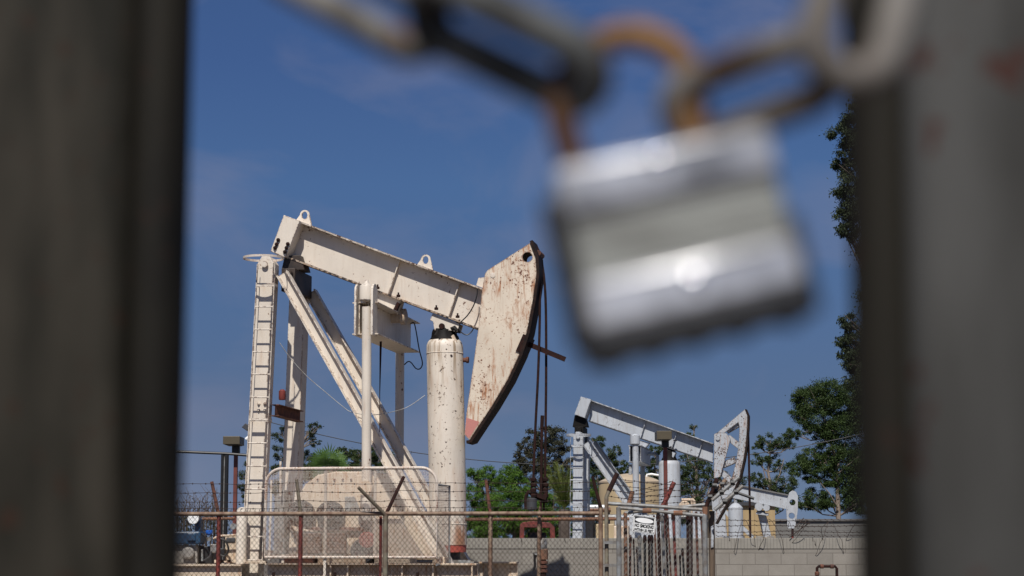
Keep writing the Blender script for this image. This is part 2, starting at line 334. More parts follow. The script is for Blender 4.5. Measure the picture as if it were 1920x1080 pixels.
# ------------------------------------------------------------------ the setting
def ground():
    m, t, p = mat_base('dry_ground'); v = t.nodes.new('ShaderNodeTexCoord').outputs['Object']
    n = noise(t, v, 0.35, 9, 0.65); g = noise(t, v, 12, 6, 0.6); col = mixc(t, ramp(t, n, 0.38, 0.62), (0.13, 0.105, 0.078), (0.085, 0.072, 0.056))
    col = mixc(t, mathn(t, 'MULTIPLY', ramp(t, g, 0.4, 0.7), 0.4), col, (0.10, 0.085, 0.065)); t.links.new(col, p.inputs['Base Color'])
    p.inputs['Roughness'].default_value = 0.95; bumpn(t, p, g, 0.5, 0.03)
    o = MB().add([(-900, -300, 0), (900, -300, 0), (900, 1500, 0), (-900, 1500, 0)], [(0, 1, 2, 3)]).build('ground', m, smooth=0, fix=False)
    tag(o, 'dry packed earth ground of the oil yard', 'ground', kind='structure')
ground()

# ------------------------------------------------------------------ block wall (38 m)
FW = Frame(1100, 1009, 38)
def block_wall():
    t = thing('block_wall', 'tan concrete block wall behind the chain link fence', 'wall', FW)
    zt = FW.pt(1100, 1009, 0).z; x0, x1 = FW.pt(600, 1009, 0).x, FW.pt(1850, 1009, 0).x
    MB().box((x0, 0, 0), (x1, 0.2, zt - 0.2)).build('wall_body', M['block'], t, 0)
    MB().box((x0 - .01, -0.012, zt - 0.2), (x1 + .01, 0.212, zt)).build('cap_course', M['cap'], t, 0, bevel=0.006)
    mb = MB()
    Z = [[(340, 850), (352, 900), (370, 935), (378, 900), (388, 850), (405, 790), (425, 745), (450, 765), (470, 830), (490, 850), (497, 905), (507, 948), (525, 900), (548, 855), (560, 790), (572, 742), (600, 760), (625, 800), (655, 860), (662, 905), (671, 942), (700, 900), (745, 850), (790, 790), (825, 760)],
         [(838, 850), (845, 910), (856, 957), (880, 890), (905, 840), (920, 790), (938, 755), (965, 780), (992, 840), (1012, 870), (1022, 940), (1033, 890), (1042, 855), (1070, 800), (1100, 760)],
         [(850, 870), (870, 930), (900, 870), (890, 800), (930, 760)], [(735, 790), (785, 735)], [(745, 830), (805, 745)], [(700, 850), (815, 765)], [(735, 740), (750, 800), (770, 770), (790, 820)], [(760, 760), (822, 770)], [(690, 800), (700, 760), (720, 830)],
         [(-1240, 905), (-1225, 960), (-1200, 905)], [(-900, 850), (-880, 930), (-860, 850)], [(-640, 850), (-625, 915), (-600, 850)]]
    for pl in Z:                                                          # loose loops of barbed wire hanging over the wall
        pts = [FW.pt(1260 + x / 3.178, 740 + y / 3.178, -.06 + .1 * math.sin(i * 1.3)) for i, (x, y) in enumerate(pl)]; out = []
        for i in range(len(pts) - 1):
            a, b, c, d = pts[max(i - 1, 0)], pts[i], pts[i + 1], pts[min(i + 2, len(pts) - 1)]
            for k in range(4): u = k / 4; out.append(.5 * ((2 * b) + (c - a) * u + (2 * a - 5 * b + 4 * c - d) * u * u + (3 * b - a - 3 * c + d) * u ** 3))
        mb.tube(out + [pts[-1]], .009 if len(pl) == 2 else .005, 4)
    for yy in (976, 986, 997, 1004):
        pts = [FW.pt(px, yy + 1.2 * math.sin(px * .03 + yy), 0.1) for px in range(1345, 1660, 12)]; mb.tube(pts, 0.005, 4)
        for p in pts: mb.bar(p + Vector((-.03, 0, .02)), p + Vector((.03, 0, -.02)), .008, .008)
    mb.build('barbed_wire', M['barb'], t, 0)
block_wall()
def tap_pipe():
    t = thing('tap_pipe', 'rusty brown bent water pipe with tap in front of block wall', 'pipe', FW)
    p = [FW.pt(1569, 1140, -.35), FW.pt(1569, 1066, -.35), FW.pt(1566, 1062, -.35), FW.pt(1535, 1062, -.35), FW.pt(1532, 1065, -.35), FW.pt(1532, 1072, -.35)]
    p[0].z = 0; MB().tube(p, 0.028, 10).build('pipe', M['darkrust'], t)
    q = p[-1]; MB().lathe([(0.03, 0), (0.045, 0.02), (0.045, 0.07), (0.02, 0.09)], (q.x, q.y, q.z - 0.08), 12).build('tap', M['rust'], t)
    for fx in (p[3].x + .03, p[2].x - .09): MB().lathe([(.042, 0), (.042, .06)], (fx, p[3].y, p[3].z), 10, 'x').build('fitting', M['rust'], t)
tap_pipe()

# ------------------------------------------------------------------ pumping units
def stadium(F, px, py, r, c, n=24): 
    q = F.pt(px, py, c); return [Vector((q.x + r * math.cos(2 * math.pi * k / n), c, q.z + r * math.sin(2 * math.pi * k / n))) for k in range(n)]
def px_prism(mb, F, pts, c0, c1): mb.prism([F.pt(x, y, c0) for x, y in pts], (0, c1 - c0, 0)); return mb
def lerp(a, b, k): return a + (b - a) * k

def unit(F, T, P, t, m, mt):
    """air-balanced pumping unit traced from pixel table T; P metres"""
    hw = P['hw']
    TL, TR, BR, BL = [F.pt(x, y, -hw) for x, y in T['beam']]
    dn = (BL - TL).normalized(); tk = 0.028
    mb = MB()
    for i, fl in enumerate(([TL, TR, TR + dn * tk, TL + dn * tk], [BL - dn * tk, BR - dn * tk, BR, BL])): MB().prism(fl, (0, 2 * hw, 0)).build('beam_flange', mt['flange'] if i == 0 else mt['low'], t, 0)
    web = [v + Vector((0, hw - .012, 0)) for v in (TL + dn * tk, TR + dn * tk, BR - dn * tk, BL - dn * tk)]; mb.prism(web, (0, .024, 0))
    mb.build('walking_beam', m, t, 0)
    for (a, b) in T['stiff']:
        A, B = F.pt(*a, -.1), F.pt(*b, -.1); ax = (TR - TL).normalized() * .016
        ax = ax
        for c in (-.10, .014):
            o = MB().prism([Vector((A.x, c, A.z)), Vector((A.x, c, A.z)) + ax, Vector((B.x, c, B.z)) + ax, Vector((B.x, c, B.z))], (0, .086, 0)).build('stiffener', m, t, 0)
    px_prism(MB(), F, T['block'], -hw - .14, hw + .14).build('beam_end_block', m, t, 0, bevel=.006)
    # rear posts, near one carries the ladder
    for c, key in ((P['cn'], 'post_near'), (P['cf'], 'post_far')):
        (xa, ya, xb, yb), wd, dp = T[key], P['post_w'], P['post_d']
        A, B = F.pt(xa, ya, c), F.pt(xb, yb, c); B = A + (B - A) * ((A.z) / (A.z - B.z))
        mb = MB(); mb.prism([A + Vector((-wd / 2, -dp / 2, 0)), A + Vector((wd / 2, -dp / 2, 0)), A + Vector((wd / 2, dp / 2, 0)), A + Vector((-wd / 2, dp / 2, 0))], B - A)
        mb.build('rear_post', m, t, 0, bevel=.008)
        q = A + Vector((0, 0, -.02))
        mb = MB(); mb.prism([q + Vector((-wd / 2, -dp / 2 - .0, 0)), q + Vector((wd / 2, -dp / 2, 0)), q + Vector((wd / 2, -dp / 2, .10)), q + Vector((wd / 4, -dp / 2, .22)), q + Vector((-wd / 4, -dp / 2, .22)), q + Vector((-wd / 2, -dp / 2, .10))], (0, dp, 0))
        h = mb.build('post_head', m, t, 0, bevel=.01)
        MB().lathe([(.055, 0), (.055, .03), (.035, .035), (.035, .06)], (q.x, q.y - dp / 2 - .06, q.z + .08), 20, 'y').build('pin', m, h)
    # braces
    for c, key in ((P['cn'], 'brace_near'), (P['cf'], 'brace_far')):
        xa, ya, xb, yb = T[key]; A, B = F.pt(xa, ya, c), F.pt(xb, yb, c)
        if B.z > 0.35: B = A + (B - A) * ((A.z - .3) / (A.z - B.z))
        MB().hbeam(A, B, P['brace_w'], P['brace_d'], .018, (B - A).cross(Vector((0, 1, 0)))).build('front_brace', m, t, 0)
    # saddle bearing under the tail, in the beam's shade
    s0 = F.pt(*T['saddle'], 0); mb = MB()
    mb.box((s0.x - .14, P['cn'] + .2, s0.z - .30), (s0.x + .10, P['cf'] - .05, s0.z + .1)); mb.lathe([(.07, 0), (.07, P['cf'] - P['cn'])], (s0.x, P['cn'] + .05, s0.z), 20, 'y')
    mb.prism([s0 + Vector((-.22, -.2, .1)), s0 + Vector((.2, -.2, .1)), s0 + Vector((.12, -.2, T['saddle_up'])), s0 + Vector((-.16, -.2, T['saddle_up']))], (0, .4, 0))
    mb.build('saddle_bearing', mt['saddle'], t, 25, bevel=.01)
    return TL, TR, BR, BL

def ladder(F, sl, sr, ys, c, standoff, rt, t, m, r=.013):
    """sl / sr: top and bottom pixel of each stile"""
    A0, A1 = F.pt(*sl[0], c), F.pt(*sl[1], c); B0, B1 = F.pt(*sr[0], c), F.pt(*sr[1], c)
    A1 = A0 + (A1 - A0) * (A0.z / (A0.z - A1.z)) ; B1 = B0 + (B1 - B0) * (B0.z / (B0.z - B1.z))
    L_ = MB().bar(A0, A1, .04, .012, (1, 0, 0)).bar(B0, B1, .04, .012, (1, 0, 0)).build('ladder', m, t, 0)
    for y in ys:
        z = F.pt(sl[0][0], y, c).z; k = (A0.z - z) / (A0.z - A1.z); a = lerp(A0, A1, k); b = lerp(B0, B1, k)
        MB().tube([a, b], r, 6).build('rung', m, L_)
    for y in rt:
        z = F.pt(sl[0][0], y, c).z; k = (A0.z - z) / (A0.z - A1.z); a = lerp(A0, A1, k); b = lerp(B0, B1, k)
        mb = MB().bar(a, b, .055, .012); 
        for q in (a, b): mb.bar(q, q + Vector((0, standoff, 0)), .012, .05, (0, 0, 1))
        mb.build('bracket', m, L_, 0)
    return L_

def pump_one():
    F = Frame(520, 495, 34.5, 10); m = M['cream']
    t = thing('pumpjack', 'large cream oil pumpjack with rust speckled solid horsehead, nearest of the three', 'pumpjack', F)
    T = dict(beam=[(558, 413), (909, 542), (897, 618), (534, 482)], stiff=[((748, 488), (726, 553)), ((861, 529), (839, 594))],
             block=[(532, 403), (562, 414), (535, 483), (507, 471)], post_near=(503, 505, 474, 1080), post_far=(562, 545, 549, 890),
             brace_near=(530, 513, 812, 1012), brace_far=(583, 548, 769, 876), saddle=(556, 520), saddle_up=.36)
    P = dict(hw=.21, cn=-.65, cf=.68, post_w=.28, post_d=.34, brace_w=.20, brace_d=.20)
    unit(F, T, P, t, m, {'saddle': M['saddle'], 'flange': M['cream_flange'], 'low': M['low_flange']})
    # cross beam between the posts, rusty
    a = F.pt(516, 769, -.62); b = F.pt(562, 781, .45)
    MB().hbeam(a, b, .14, .2, .015, (0, 0, 1)).build('cross_beam', M['rust'], t, 0)
    q = F.pt(529, 750, -.55); MB().lathe([(.05, 0), (.06, .02), (.06, .15), (.03, .18)], q, 14).build('red_lamp', M['rustred'], t)
    # bolts on the end block
    for x, y in [(522, 450), (519, 458), (516, 465), (540, 457.5), (537.5, 465), (534.5, 472.5)]:
        q = F.pt(x, y, -.35); MB().lathe([(.036, 0), (.033, -.03), (.018, -.034), (.018, -.05)], (q.x, -.35, q.z), 6, 'y').build('bolt', M['darkrust'], t)
    for x, y in [(485.5, 757), (497, 757), (485.5, 769), (497, 769)]:
        q = F.pt(x, y, -.82); MB().lathe([(.028, 0), (.028, -.02), (.015, -.024), (.015, -.04)], (q.x, -.82, q.z), 6, 'y').build('bolt', m, t)
    # lifting eyes
    for x, y, s in [(571, 418, 1), (798, 502, 1)]:
        q = F.pt(x, y, -.1); out = []; n = 16
        for k in range(n + 1):
            a = math.pi * k / n; out.append(q + Vector((.085 * s * math.cos(a), 0, .145 * s + .085 * s * math.sin(a))))
        out += [q + Vector((-.16, 0, .045)), q + Vector((-.15, 0, -.0)), q + Vector((.13, 0, -.08)), q + Vector((.12, 0, -.0))]
        hole = [q + Vector((.05 * math.cos(a), 0, .135 + .068 * math.sin(a))) for a in [2 * math.pi * k / 16 for k in range(16)]]
        MB().plate(out, [hole], (0, .035, 0)).build('lifting_eye', m, t, 0)
    # ladder and hoop
    rungs = [532, 575, 617.6, 659.5, 701.7, 744.8, 787, 830.5, 874, 917, 961, 1006, 1050]
    ladder(F, ((483, 495), (462, 890)), ((516, 495), (499, 890)), rungs, -1.0, .18, [534, 787, 1052], t, m)
    q = F.pt(494, 484, -1.0); n = 40
    ring = [q + Vector((.34 * math.cos(2 * math.pi * k / n), .34 * math.sin(2 * math.pi * k / n), 0)) for k in range(n)]
    mb = MB()
    for k in range(n): mb.bar(ring[k], ring[(k + 1) % n] , .012, .038, (0, 0, 1))
    mb.build('ladder_hoop', M['guard'], t, 30)
    # stiffening lines on near post (welded straps)
    # horsehead
    ed = [(995, 455), (1004, 481), (1006, 512), (999, 562), (988, 621), (975, 662), (952, 711), (923, 760), (901, 793), (880, 825)]
    back = [(871, 815), (875, 773), (888, 681), (897, 614), (904, 544), (909.5, 513), (915, 506)]
    hb = [F.pt(x, y, -.27) for x, y in ed + back]
    hb = [Vector(v) for v in hb]
    hole = stadium(F, 989, 482, .085, -.27, 20)
    pa = MB().plate(hb, [hole], (0, .02, 0)).build('head_side_plate', M['cream_head'], t, 0)
    sh = [v + Vector((0, .44, 0)) for v in hb]; MB().plate(sh, [[v + Vector((0, .44, 0)) for v in hole]], (0, .02, 0)).build('head_side_plate', M['cream_head'], t, 0)
    ins = MB()
    bk = [F.pt(x, y, -.27) for x, y in back + [ed[0]]]
    for i in range(len(bk) - 1):
        d = (bk[i + 1] - bk[i]).normalized(); nrm = Vector((-d.z, 0, d.x)) * .016
        if nrm.x < 0 and i > 0 and False: nrm = -nrm
        ins.prism([bk[i] + Vector((0, .02, 0)), bk[i + 1] + Vector((0, .02, 0)), bk[i + 1] + Vector((0, .02, 0)) - nrm, bk[i] + Vector((0, .02, 0)) - nrm], (0, .42, 0))
    ins.build('head_back_plate', M['cream_head'], t, 0)
    # painted tip of the head
    tip = [(874.5, 783), (901, 793), (880, 825), (871, 815)]
    px_prism(MB(), F, [(874.5, 783), (899, 791), (879.5, 822), (871.8, 814)], -.273, -.2695).build('red_tip', M['pink'], t, 0)
    # curved track plate
    cu = [F.pt(x, y, -.31) for x, y in [(993, 452)] + ed[1:] + [(874, 826)]]; tr = MB()
    cu2 = []
    for i, v in enumerate(cu):
        d = (cu[min(i + 1, len(cu) - 1)] - cu[max(i - 1, 0)]).normalized(); cu2.append(v + Vector((-d.z, 0, d.x)) * .05)
    for i in range(len(cu) - 1): tr.prism([cu[i], cu[i + 1], cu2[i + 1], cu2[i]], (0, .52, 0))
    tr.build('track_plate', M['track'], t, 40)
    k2 = F.pt(906, 527, -.2); px_prism(MB(), F, [(893, 535), (897, 521), (908, 520), (909, 541)], -.12, -.09).build('head_lug', m, t, 0)
    # circle patch on the head
    q = F.pt(924, 516, -.272); MB().lathe([(.045, 0), (.045, -.006), (.03, -.008)], q, 20, 'y').build('round_plug', m, t)
    # angle iron sticking out of the track
    a, b = F.pt(978, 640, -.05), F.pt(1060, 674, -.05); mb = MB().bar(a, b, .085, .012).bar(a + Vector((0, .03, .04)), b + Vector((0, .03, .04)), .012, .07)
    mb.build('locking_bar', M['darkrust'], t, 0)
    a = F.pt(985, 640, -.2); MB().bar(F.pt(978, 664, .04), F.pt(992, 632, .04), .10, .66).build('track_clamp', M['darkrust'], t, 0)
    # bridle cables, carrier bar
    c1 = [F.pt(x, y, -.1) for x, y in [(1005, 464), (1009, 480), (1012, 510), (1012, 600), (1009, 700), (1004, 800), (1000, 905)]]
    c2 = [F.pt(x, y, .12) for x, y in [(1006, 462), (1013, 480), (1020, 520), (1023.5, 580), (1024, 700), (1023, 800), (1022, 905)]]
    for c in (c1, c2): MB().tube(smooth(c), .022, 8).build('bridle_cable', M['darkrust'], t)
    MB().lathe([(.05, 0), (.05, .4)], F.pt(1009, 474, -.16), 12, 'y').build('cable_anchor', M['rust'], t)
    MB().tube([F.pt(1017, 779, .02), F.pt(1016, 803, .02)], .032, 8).tube([F.pt(1016, 803, .02), F.pt(1013, 1040, .02)], .024, 8).build('polished_rod', M['darkrust'], t)
    for x, c in ((1000, -.1), (1022, .12)):
        mb = MB(); q = F.pt(x, 903, c)
        for i in range(5): mb.lathe([(.03, 0), (.05, .012), (.055, .05), (.03, .07)], q + Vector((0.008 * (i % 2), 0, -.09 * i)), 8)
        mb.bar(q + Vector((-.03, 0, 0)), q + Vector((-.02, 0, -.48)), .03, .03); mb.build('cable_socket', M['darkrust'], t)
    mb = MB(); a, b = F.pt(993, 921, 0), F.pt(1026, 935, 0); mb.tube([F.pt(986, 955, -.1), F.pt(986, 930, -.1), F.pt(991, 922, -.1), F.pt(1000, 921, -.05), F.pt(1008, 934, 0), F.pt(1022, 936, .1), F.pt(1025, 922, .1)], .03, 8)
    mb.bar(F.pt(994, 924, 0), F.pt(1025, 934, 0), .07, .1); mb.build('carrier_bar', M['darkrust'], t)
    q = F.pt(997, 957, -.1); MB().lathe([(.05, 0), (.088, .02), (.088, .19), (.06, .21)], q, 18).build('hanging_weight', M['darksteel'], t)
    # ---- air counterbalance cylinder
    top, bot = F.pt(834, 650, 0), F.pt(841, 1022, 0); ln = (top.x - bot.x) / (top.z - bot.z); H = top.z - bot.z; r = .315
    prof = [(r, 0), (r, H - .02), (r * .985, H + .02), (r * .93, H + .07), (r * .84, H + .11)]
    MB().lathe(prof, (bot.x, 0, bot.z), 48, lean=(ln, 0)).build('air_cylinder', M['air_cyl'], t)
    for h in (H - .12, .35): MB().lathe([(r + .001, h - .008), (r + .008, h), (r + .001, h + .008)], (bot.x, 0, bot.z), 48, lean=(ln, 0)).build('weld_seam', M['cream_tank'], t)
    nk = MB().lathe([(r * .88, H + .07), (r * .80, H + .12), (r * .73, H + .17), (r * .66, H + .23), (r * .62, H + .29), (r * .35, H + .32)], (bot.x, 0, bot.z), 32, lean=(ln, 0))
    nk.v = [(x + random.uniform(-.014, .014), y + random.uniform(-.014, .014), z + random.uniform(-.02, .02)) for x, y, z in nk.v]
    nk.build('cylinder_neck', M['grease'], t)
    MB().lathe([(r * .95, -.12), (r * .97, -.02), (r * .97, 0)], (bot.x, 0, bot.z), 40).build('red_base_ring', M['redband'], t)
    MB().lathe([(.2, -.3), (.2, -.12)], (bot.x, 0, bot.z), 32).build('cylinder_foot', M['black'], t)
    q = F.pt(868, 675, 0); MB().lathe([(.04, 0), (.04, .08), (.055, .08), (.055, .12)], (q.x - .02, 0, q.z), 12, 'x').build('side_nozzle', M['rust'], t)
    # bracket under the beam with greasy pin
    out = [(812, 587), (862, 607), (856, 623), (851, 626)] ; cc = F.pt(829, 612, -.16)
    pts = [F.pt(x, y, -.16) for x, y in [(811, 588), (862, 607), (857, 622), (845, 620)]]
    pts += [cc + Vector((.145 * math.cos(a), 0, .145 * math.sin(a))) for a in [-.5 - 2.5 * k / 10 for k in range(11)]] + [F.pt(812, 603, -.16), F.pt(806, 600, -.16)]
    for c in (0, .26): MB().prism([p + Vector((0, c, 0)) for p in pts], (0, .05, 0)).build('beam_bracket', m, t, 0, bevel=.005)
    MB().lathe([(.05, -.05), (.05, .4)], (cc.x, -.16, cc.z), 16, 'y').build('bracket_pin', M['darkrust'], t)
    mb = MB(); mb.tube([F.pt(846, 618, -.12), F.pt(852, 616, -.12), F.pt(858, 620, -.12)], .055, 8); mb.tube([F.pt(858, 600, -.1), F.pt(858, 624, -.1)], .035, 8); mb.lathe([(.19, 0), (.15, .1), (.16, .17)], F.pt(832, 634, 0), 14); mb.v = [(x + random.uniform(-.015, .015), y, z + random.uniform(-.015, .015)) for x, y, z in mb.v]; mb.build('grease_cake', M['grease'], t)
    MB().prism([F.pt(x, y, -.18) for x, y in [(845, 640), (842, 633), (850, 627), (857, 641)]], (0, .3, 0)).build('neck_gusset', M['cream_low'], t, 0)
    for x, y in ((818, 581), (858, 596), (747, 557), (708, 542)):
        q = F.pt(x, y, -.12); MB().lathe([(.035, 0), (.035, .04), (.015, .045), (.015, .08)], q, 6).build('bolt', M['darkrust'], t)
    # hoses
    for nm, pts in (('air_hose', [(895, 541, -.24), (894, 555, -.24), (887, 575, -.24), (876, 592, -.24), (865, 603, -.24), (861, 612, -.24), (864, 622, -.24), (875, 628, -.22), (884, 622, -.2), (888, 615, -.2)]),
                    ('air_hose', [(770, 607, .9), (776, 605, .9), (780, 620, .9), (786, 655, .9), (792, 680, .9), (788, 691, .9), (780, 691, .9), (771, 680, .9), (765, 678, .9), (758, 684, .9)]),
                    ('guy_wire', [(524, 642, -.7), (545, 672, -.7), (575, 705, -.7), (610, 735, -.7), (640, 760, -.7), (660, 773, -.7), (700, 778, -.7), (745, 770, -.5), (770, 760, -.4), (797, 741, -.3)])):
        MB().tube(smooth([F.pt(*p) for p in pts]), .011 if nm == 'air_hose' else .006, 6).build(nm, M['black'] if nm == 'air_hose' else M['galv'], t)
    # ---- equalizer yoke and pitman arms
    c0, c1 = -1.55, 1.6
    q0 = F.pt(703, 566, c0); zt = q0.z; zb = F.pt(703, 627, c0).z; xr = q0.x; xl = F.pt(672, 566, c0).x
    YK = MB(); xm = (xl + xr) / 2
    YK.box((xl - .10, c0, zt - .02), (xr + .06, c1, zt)); YK.box((xl - .10, c0, zb), (xr + .06, c1, zb + .02)); YK.box((xr - .13, c0 + .02, zb + .02), (xr - .108, c1 - .02, zt - .02)); YK.box((xl, c0 + .02, zb + .02), (xl + .022, c1 - .02, zt - .02))
    YK.build('equalizer', m, t, 0, bevel=.004)
    for x0 in (xl - .03, xr - .03):
        pl = [Vector((x0, c0 - .16, zb - .02)), Vector((x0, c0 + .16, zb - .02)), Vector((x0, c0 + .16, zt + .16))] + [Vector((x0, c0 + .16 * math.cos(a), zt + .16 + .14 * math.sin(a))) for a in [math.pi * k / 8 for k in range(1, 8)]] + [Vector((x0, c0 - .16, zt + .16))]
        MB().prism(pl, (.035, 0, 0)).build('end_plate', m, t, 20)
    pc = -1.62
    a, b = F.pt(687.5, 575, pc), F.pt(687, 975, pc)
    MB().tube([a, b], .078, 20).build('pitman_arm', M['cream'], t)
    MB().lathe([(.10, 0), (.115, .02), (.115, .24), (.10, .27), (.05, .29), (.03, .35), (0.0, .36)], F.pt(687, 565, pc), 20).build('pitman_knuckle', m, t)
    MB().lathe([(.12, -.08), (.12, .1)], F.pt(686, 915, pc - .02), 24, 'y').build('crank_pin_bearing', M['cream_low'], t)
    a, b = F.pt(750, 655, 1.7), F.pt(748, 960, 1.7); MB().tube([a, b], .08, 20).build('pitman_arm', M['cream'], t)
    MB().tube([F.pt(714, 640, -.9), F.pt(713.5, 663, -.9), F.pt(712, 740, -.9), F.pt(712, 810, -.9)], [.02, .018, .007, .007], 6).build('brake_cable', M['darkrust'], t)
    # beam to yoke hanger
    mb = MB(); mb.prism([F.pt(x, y, -.12) for x, y in [(705, 545), (752, 563), (745, 590), (706, 575)]], (0, .26, 0)); mb.build('hanger', m, t, 0, bevel=.01)
    MB().tube([F.pt(748, 568, -.2), F.pt(740, 584, -.2)], .04, 8).build('hanger_bolt', M['darkrust'], t)
    MB().lathe([(.10, 0), (.14, .02), (.14, .1), (.11, .12), (.11, .3), (.14, .32), (.14, .40), (.08, .42)], F.pt(745, 594, .1) - Vector((.25, 0, 0)), 24, 'x').build('hanger_bearing', M['cream_low'], t)
    # ---- gearbox, cranks, prime mover parts behind the guard
    gb = [(540, 1045), (545, 965), (556, 935), (572, 908), (596, 890), (630, 884), (700, 884), (702, 1045)]
    px_prism(MB(), F, gb, -1.15, .4).build('gearbox', M['cream_low'], t, 0, bevel=.02)
    for x, y, rr in ((563, 965, .235), (618, 966, .235)):
        q = F.pt(x, y, -1.3); d = MB().lathe([(.06, -.02), (rr * .4, 0), (rr, .01), (rr, .1)], (q.x, -1.3, q.z), 32, 'y').build('sheave', M['black'], t)
        MB().lathe([(.04, -.08), (.06, -.07), (.06, 0)], (q.x, -1.3, q.z), 16, 'y').build('hub', M['rust'], d)
    px_prism(MB(), F, [(545, 985), (585, 1040), (660, 1040), (640, 1005), (600, 1000)], -1.35, -1.2).build('belt_cover', M['cream_low'], t, 0, bevel=.01)
    cr = [(668, 890), (705, 892), (765, 1000), (795, 1045), (715, 1045), (690, 990), (664, 930)]
    for c in (-1.5, 1.35): px_prism(MB(), F, cr, c, c + .12).build('crank_arm', M['cream_low'], t, 0, bevel=.012)
    hq = F.pt(665, 945, -1.15)
    MB().box((hq.x - .16, -1.19, hq.z - .12), (hq.x + .12, -1.152, hq.z + .12)).build('inspection_hatch', M['galv'], t, 0, bevel=.01)
    for k in range(7):
        q = F.pt(lerp(596, 690, k / 6), 899, -1.15); MB().lathe([(.018, 0), (.018, -.02)], (q.x, -1.155, q.z), 6, 'y').build('bolt', M['rust'], t)
    a_, b_ = F.pt(545, 992, -1.2), F.pt(700, 992, -1.2); MB().box((a_.x, -1.24, a_.z - .03), (b_.x, -1.153, a_.z + .03)).build('split_flange', M['rust'], t, 0, bevel=.005)
    q = F.pt(688, 1012, -1.75); MB().lathe([(.10, 0), (.13, .02), (.13, .14)], (q.x, -1.8, q.z), 18, 'y').build('red_coupling', M['redband'], t)
    q = F.pt(678, 1033, -1.7); MB().lathe([(.2, 0), (.2, .1)], (q.x, -1.66, q.z), 24, 'y').build('brake_drum', M['darksteel'], t)
    for x0, x1 in ((556, 600), (606, 648)): px_prism(MB(), F, [(x0, 1000), (x1, 1000), (x1, 1038), (x0, 1038)], -1.5, -1.4).build('motor_base', M['orustpipe'], t, 0, bevel=.01)
    px_prism(MB(), F, [(700, 893), (738, 893), (768, 925), (808, 985), (812, 1050), (700, 1050)], .92, 1.3).build('rear_housing', M['cream_low'], t, 0, bevel=.02)
    px_prism(MB(), F, [(515, 930), (533, 918), (533, 1040), (512, 1040)], -.9, -.4).build('control_box', M['galv'], t, 0, bevel=.01)
    MB().tube([F.pt(526, 865, -1), F.pt(526, 930, -1)], .02, 8).tube([F.pt(505, 1050, -1), F.pt(509, 900, -1)], .02, 8).build('vent_pipe', m, t)
    # ---- guard of expanded metal
    gc = -2.15; g0, g1 = F.pt(499, 879, gc), F.pt(819, 1045, gc); X0, X1, Z0, Z1 = g0.x, F.pt(819, 960, gc).x, g1.z, g0.z; rc = .26
    def outline(n=8):
        pts = [Vector((X0, gc, Z0)), Vector((X0, gc, Z1 - rc))]
        pts += [Vector((X0 + rc - rc * math.cos(a), gc, Z1 - rc + rc * math.sin(a))) for a in [math.pi / 2 * k / n for k in range(1, n)]]
        pts += [Vector((X0 + rc, gc, Z1)), Vector((X1 - rc, gc, Z1))]
        pts += [Vector((X1 - rc + rc * math.sin(a), gc, Z1 - rc + rc * math.cos(a))) for a in [math.pi / 2 * k / n for k in range(1, n)]]
        return pts + [Vector((X1, gc, Z1 - rc)), Vector((X1, gc, Z0))]
    gt = MB().tube(outline(), .024, 8, closed=True).build('guard_frame', M['guard'], t)
    for px in (610, 703):
        q = F.pt(px, 960, gc + .02); MB().box((q.x - .02, gc + .012, Z0 - (.3 if px == 610 else 0)), (q.x + .02, gc + .035, Z1)).build('guard_stile', M['cream_clean'], gt, 0)
    def expanded(x0, x1, z0, z1, pl, inside):
        cw, ch = .050, .0235; mb = MB(); nx = int((x1 - x0) / (cw / 2)); nz_ = int((z1 - z0) / ch)
        for j in range(nz_ + 1):
            for i in range(nx):
                xa, xb = x0 + i * cw / 2, x0 + (i + 1) * cw / 2; s = 1 if (i + j) % 2 else -1
                za, zb = z0 + j * ch + s * ch * .27, z0 + j * ch - s * ch * .27
                if not inside(xa, za) or not inside(xb, zb): continue
                tk = .0030
                v = [pl(xa, -.002, za - tk), pl(xb, -.002, zb - tk), pl(xb, -.002, zb + tk), pl(xa, -.002, za + tk)]
                u = [pl(xa, .003, za - tk), pl(xb, .003, zb - tk), pl(xb, .003, zb + tk), pl(xa, .003, za + tk)]
                mb.add(v + u, [(0, 1, 2, 3), (7, 6, 5, 4), (3, 2, 6, 7), (0, 4, 5, 1)])
            # vertical bonds
        for j in range(nz_):
            for i in range(nx + 1):
                if (i + j) % 2: continue
                x = x0 + i * cw / 2; za = z0 + j * ch + ch * .23; zb = z0 + (j + 1) * ch - ch * .23; tk = .0036
                if not inside(x, za) or not inside(x, zb): continue
                mb.add([pl(x - tk, -.003, za), pl(x + tk, -.003, za), pl(x + tk, -.003, zb), pl(x - tk, -.003, zb)], [(0, 1, 2, 3)])
        return mb
    def ins(x, z):
        if x < X0 or x > X1 or z > Z1 or z < Z0: return False
        for cx, sg in ((X0 + rc, -1), (X1 - rc, 1)):
            if (x - cx) * sg > 0 and z > Z1 - rc: return math.hypot(x - cx, z - (Z1 - rc)) < rc
        return True
    expanded(X0, X1, Z0, Z1, lambda x, y, z: Vector((x, gc + y, z)), ins).build('expanded_metal', M['guard'], gt, 0, fix=False)
    za, zb = Z0 - .12, Z1 - .27                                          # return side panel on the right
    expanded(0, .62, za, zb, lambda x, y, z: Vector((X1 + x * .12 + y, gc + x, z)), lambda x, z: True).build('expanded_metal', M['guard'], gt, 0, fix=False)
    c_, d_ = Vector((X1 + .075, gc + .62, za)), Vector((X1 + .075, gc + .62, zb))
    MB().tube([Vector((X1, gc, za)), c_, d_, Vector((X1, gc, zb))], .018, 8).build('guard_frame_side', M['galv'], gt)
    # ---- skid
    zs = F.pt(600, 1056, -2.0).z; xa, xb = F.pt(497, 1056, -2).x, F.pt(893, 1056, -2).x
